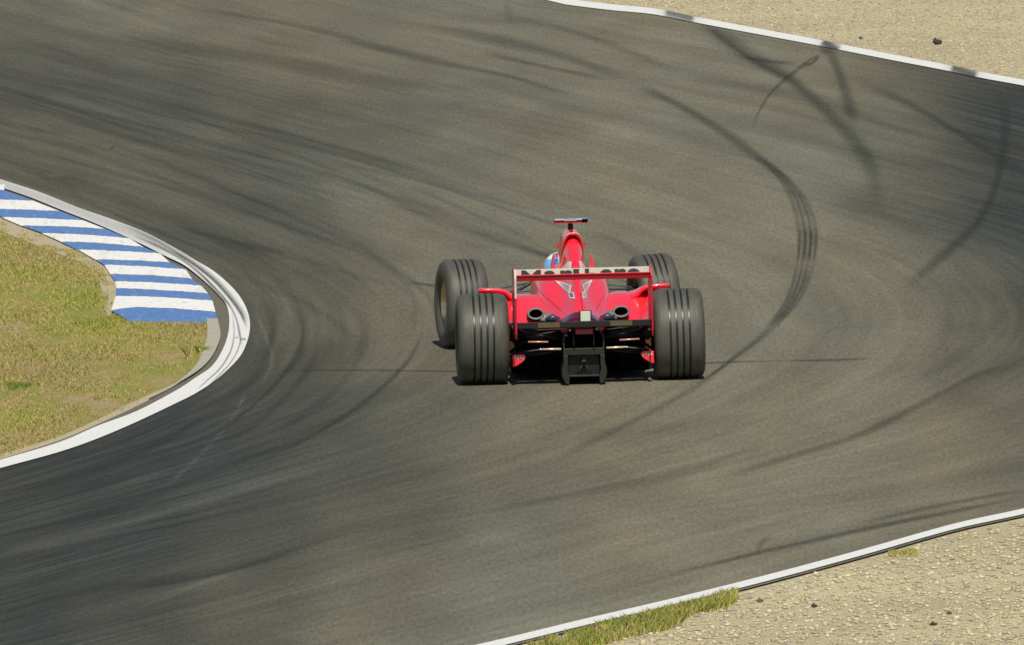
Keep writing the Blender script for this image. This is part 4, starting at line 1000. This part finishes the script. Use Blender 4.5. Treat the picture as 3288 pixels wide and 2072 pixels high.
for p_ in ((-.098, -.37, .405), (.098, -.37, .408), (.478, -.40, .40), (-.125, -.32, .365)):
    bm = bmesh.new(); bmesh.ops.create_uvsphere(bm, u_segments=12, v_segments=8, radius=.009)
    me = bpy.data.meshes.new('bolt'); bm.to_mesh(me); bm.free(); me.materials.append(RODM)
    o = bpy.data.objects.new('bolt', me); C.objects.link(o); o.parent = car; o.location = p_
for pth, r_, mt, nm in (([(-.40, -.30, .425), (-.30, -.33, .412), (-.12, -.34, .418)], .006, RODP, 'brake_line'), ([(-.40, .0, .30), (-.30, -.34, .385), (-.16, -.30, .40)], .006, ALU, 'oil_line'),
                        ([(.17, -.34, .402), (.30, -.33, .415), (.42, -.20, .40)], .005, ALU, 'oil_line'), ([(.16, -.20, .24), (.35, -.15, .215), (.50, -.05, .20)], .010, BLACK, 'suspension_arm'),
                        ([(-.16, -.20, .24), (-.35, -.15, .215), (-.50, -.05, .20)], .010, BLACK, 'suspension_arm')):
    arm(pth, r_, mt, nm, .9)
# front wing
fw = MB().prism([(3.72, .075), (3.95, .06), (4.12, .07), (4.12, .078), (3.95, .075), (3.72, .095)], -.69, .69, 'x').build('front_wing', RED, car, bevel=.003)
MB().prism([(3.60, .15), (3.74, .10), (3.745, .105), (3.605, .158)], -.68, .68, 'x').build('front_flap', WHITE, fw)
for s in (-1, 1):
    MB().prism([(3.58, .05), (4.15, .05), (4.12, .16), (3.62, .21)], s*.69, s*.70, 'x').build('front_end_plate', RED, fw)
    MB().prism([(3.80, .08), (4.0, .07), (4.0, .27), (3.85, .28)], s*.06, s*.068, 'x').build('wing_pylon', RED, fw)
# cockpit
m = MB(); m.prism([(-.155, .60), (-.155, .655), (-.13, .70), (.13, .70), (.155, .655), (.155, .60)], 1.44, 1.50, 'y'); m.build('headrest', BLACK, car, bevel=.01)
m = MB(); m.tube([(0.115*cos(a), 2.12, .48+.075*sin(a)) for a in [2*pi*k/20 for k in range(21)]], .012, 8); sw = m.build('steering_wheel', BLACK, car, smooth=True)
MB().box((0, 2.12, .48), (.13, .02, .09)).build('wheel_boss', BLACK, sw, bevel=.01)

# ------------------------------------------------------------------ driver
drv = empty('person', (-sin(PSI)*1.70, cos(PSI)*1.70, .22), PSI)
tag(drv, 'driver in red overalls with white and light blue helmet sitting in the red racing car', 'person')
def skin(name, verts, edges, radii, mat, parent, root=0, sub=2):
    me = bpy.data.meshes.new(name); me.from_pydata(verts, edges, []); me.materials.append(mat)
    o = bpy.data.objects.new(name, me); C.objects.link(o); o.parent = parent
    o.modifiers.new('skin', 'SKIN'); sv = me.skin_vertices[0].data
    for v, r in zip(sv, radii): v.radius = r if isinstance(r, tuple) else (r, r)
    sv[root].use_root = True; md = o.modifiers.new('sub', 'SUBSURF'); md.levels = sub; md.render_levels = sub
    for md in o.modifiers:
        if md.type == 'SKIN': md.use_smooth_shade = True
    return o
# coordinates relative to the hip, x right, y forward, z up (reclined seat)
bverts = [(0, 0, .0), (0, -.06, .16), (0, -.12, .30), (-.01, -.13, .37), (-.02, -.12, .43),
          (.11, -.11, .31), (.145, .05, .18), (.12, .32, .24), (-.185, -.10, .425), (-.240, .08, .395), (-.12, .32, .24),
          (.07, .12, .03), (.08, .50, .10), (.08, .90, .04), (.08, 1.0, .12), (-.07, .12, .03), (-.08, .50, .10), (-.08, .90, .04), (-.08, 1.0, .12)]
bedges = [(0, 1), (1, 2), (2, 3), (3, 4), (2, 5), (5, 6), (6, 7), (2, 8), (8, 9), (9, 10), (0, 11), (11, 12), (12, 13), (13, 14), (0, 15), (15, 16), (16, 17), (17, 18)]
brad = [(.11, .09), (.12, .085), (.11, .08), .05, .05, .055, .042, .030, .070, .052, .030, .075, .055, .038, .03, .075, .055, .038, .03]
skin('body', bverts, bedges, brad, SUIT, drv)
for s in (-1, 1):    # gloved hands closed round the steering wheel rim
    hv = [(s*.12, .32, .24), (s*.118, .37, .255), (s*.115, .40, .265)]; he = [(0, 1), (1, 2)]; hr = [.024, .028, .022]
    for k in range(4):
        b = len(hv); z = .285-.016*k; L_ = (.92, 1, .96, .8)[k]
        hv += [(s*.115, .425, z), (s*(.115-.02*L_), .448, z), (s*(.115-.036*L_), .436, z-.002), (s*(.115-.038*L_), .415, z-.003)]; hr += [.0095, .009, .0085, .008]
        he += [(2, b), (b, b+1), (b+1, b+2), (b+2, b+3)]
    b = len(hv); hv += [(s*.100, .395, .290), (s*.088, .412, .302), (s*.078, .425, .300)]; hr += [.012, .010, .009]; he += [(1, b), (b, b+1), (b+1, b+2)]
    skin('glove', hv, he, hr, GLOVE, drv, 0, 1)
# helmet: shell with chin bar, visor and painted bands
hc = Vector((-.054, -.05, .455))
bm = bmesh.new(); bmesh.ops.create_uvsphere(bm, u_segments=36, v_segments=26, radius=1)
for v in bm.verts:
    x, y, z = v.co; yy = y*.150; zz = z*.132
    if y > 0 and z < -.1: yy *= 1.12
    if z < -.6: zz = -.079-(zz+.079)*-.5
    v.co = (x*.122, yy, zz)
me = bpy.data.meshes.new('helmet'); bm.to_mesh(me); bm.free()
HR = simple('red_helmet_paint', (.72, .02, .06), .2, 0, .8, .05, 20)
for q in (WHITE, SKYB, HR, VISOR, BLUE): me.materials.append(q)
for p in me.polygons:
    p.use_smooth = True; c = p.center; x, y, z = c.x/.122, c.y/.15, c.z/.132
    if y > .45 and -.25 < z < .38: p.material_index = 3
    elif .10 < z < .62: p.material_index = 1
    elif y < -.2 and x > -.25 and z > 0: p.material_index = 2
    elif y < -.1 and -.38 < x <= -.25 and z > .4: p.material_index = 4
    else: p.material_index = 0
hl = bpy.data.objects.new('helmet', me); C.objects.link(hl); hl.parent = drv; hl.location = hc; hl.rotation_euler = (radians(-3), radians(-4), radians(10))
# face behind the visor
bm = bmesh.new(); bmesh.ops.create_uvsphere(bm, u_segments=24, v_segments=16, radius=.085); fm = bpy.data.meshes.new('face')
for v in bm.verts:
    if v.co.y > .07 and abs(v.co.x) < .02 and abs(v.co.z+.01) < .03: v.co.y += .018
bm.to_mesh(fm); bm.free(); fm.materials.append(SKIN); fo = bpy.data.objects.new('face', fm); C.objects.link(fo); fo.parent = drv; fo.location = hc+Vector((0, .02, -.01))
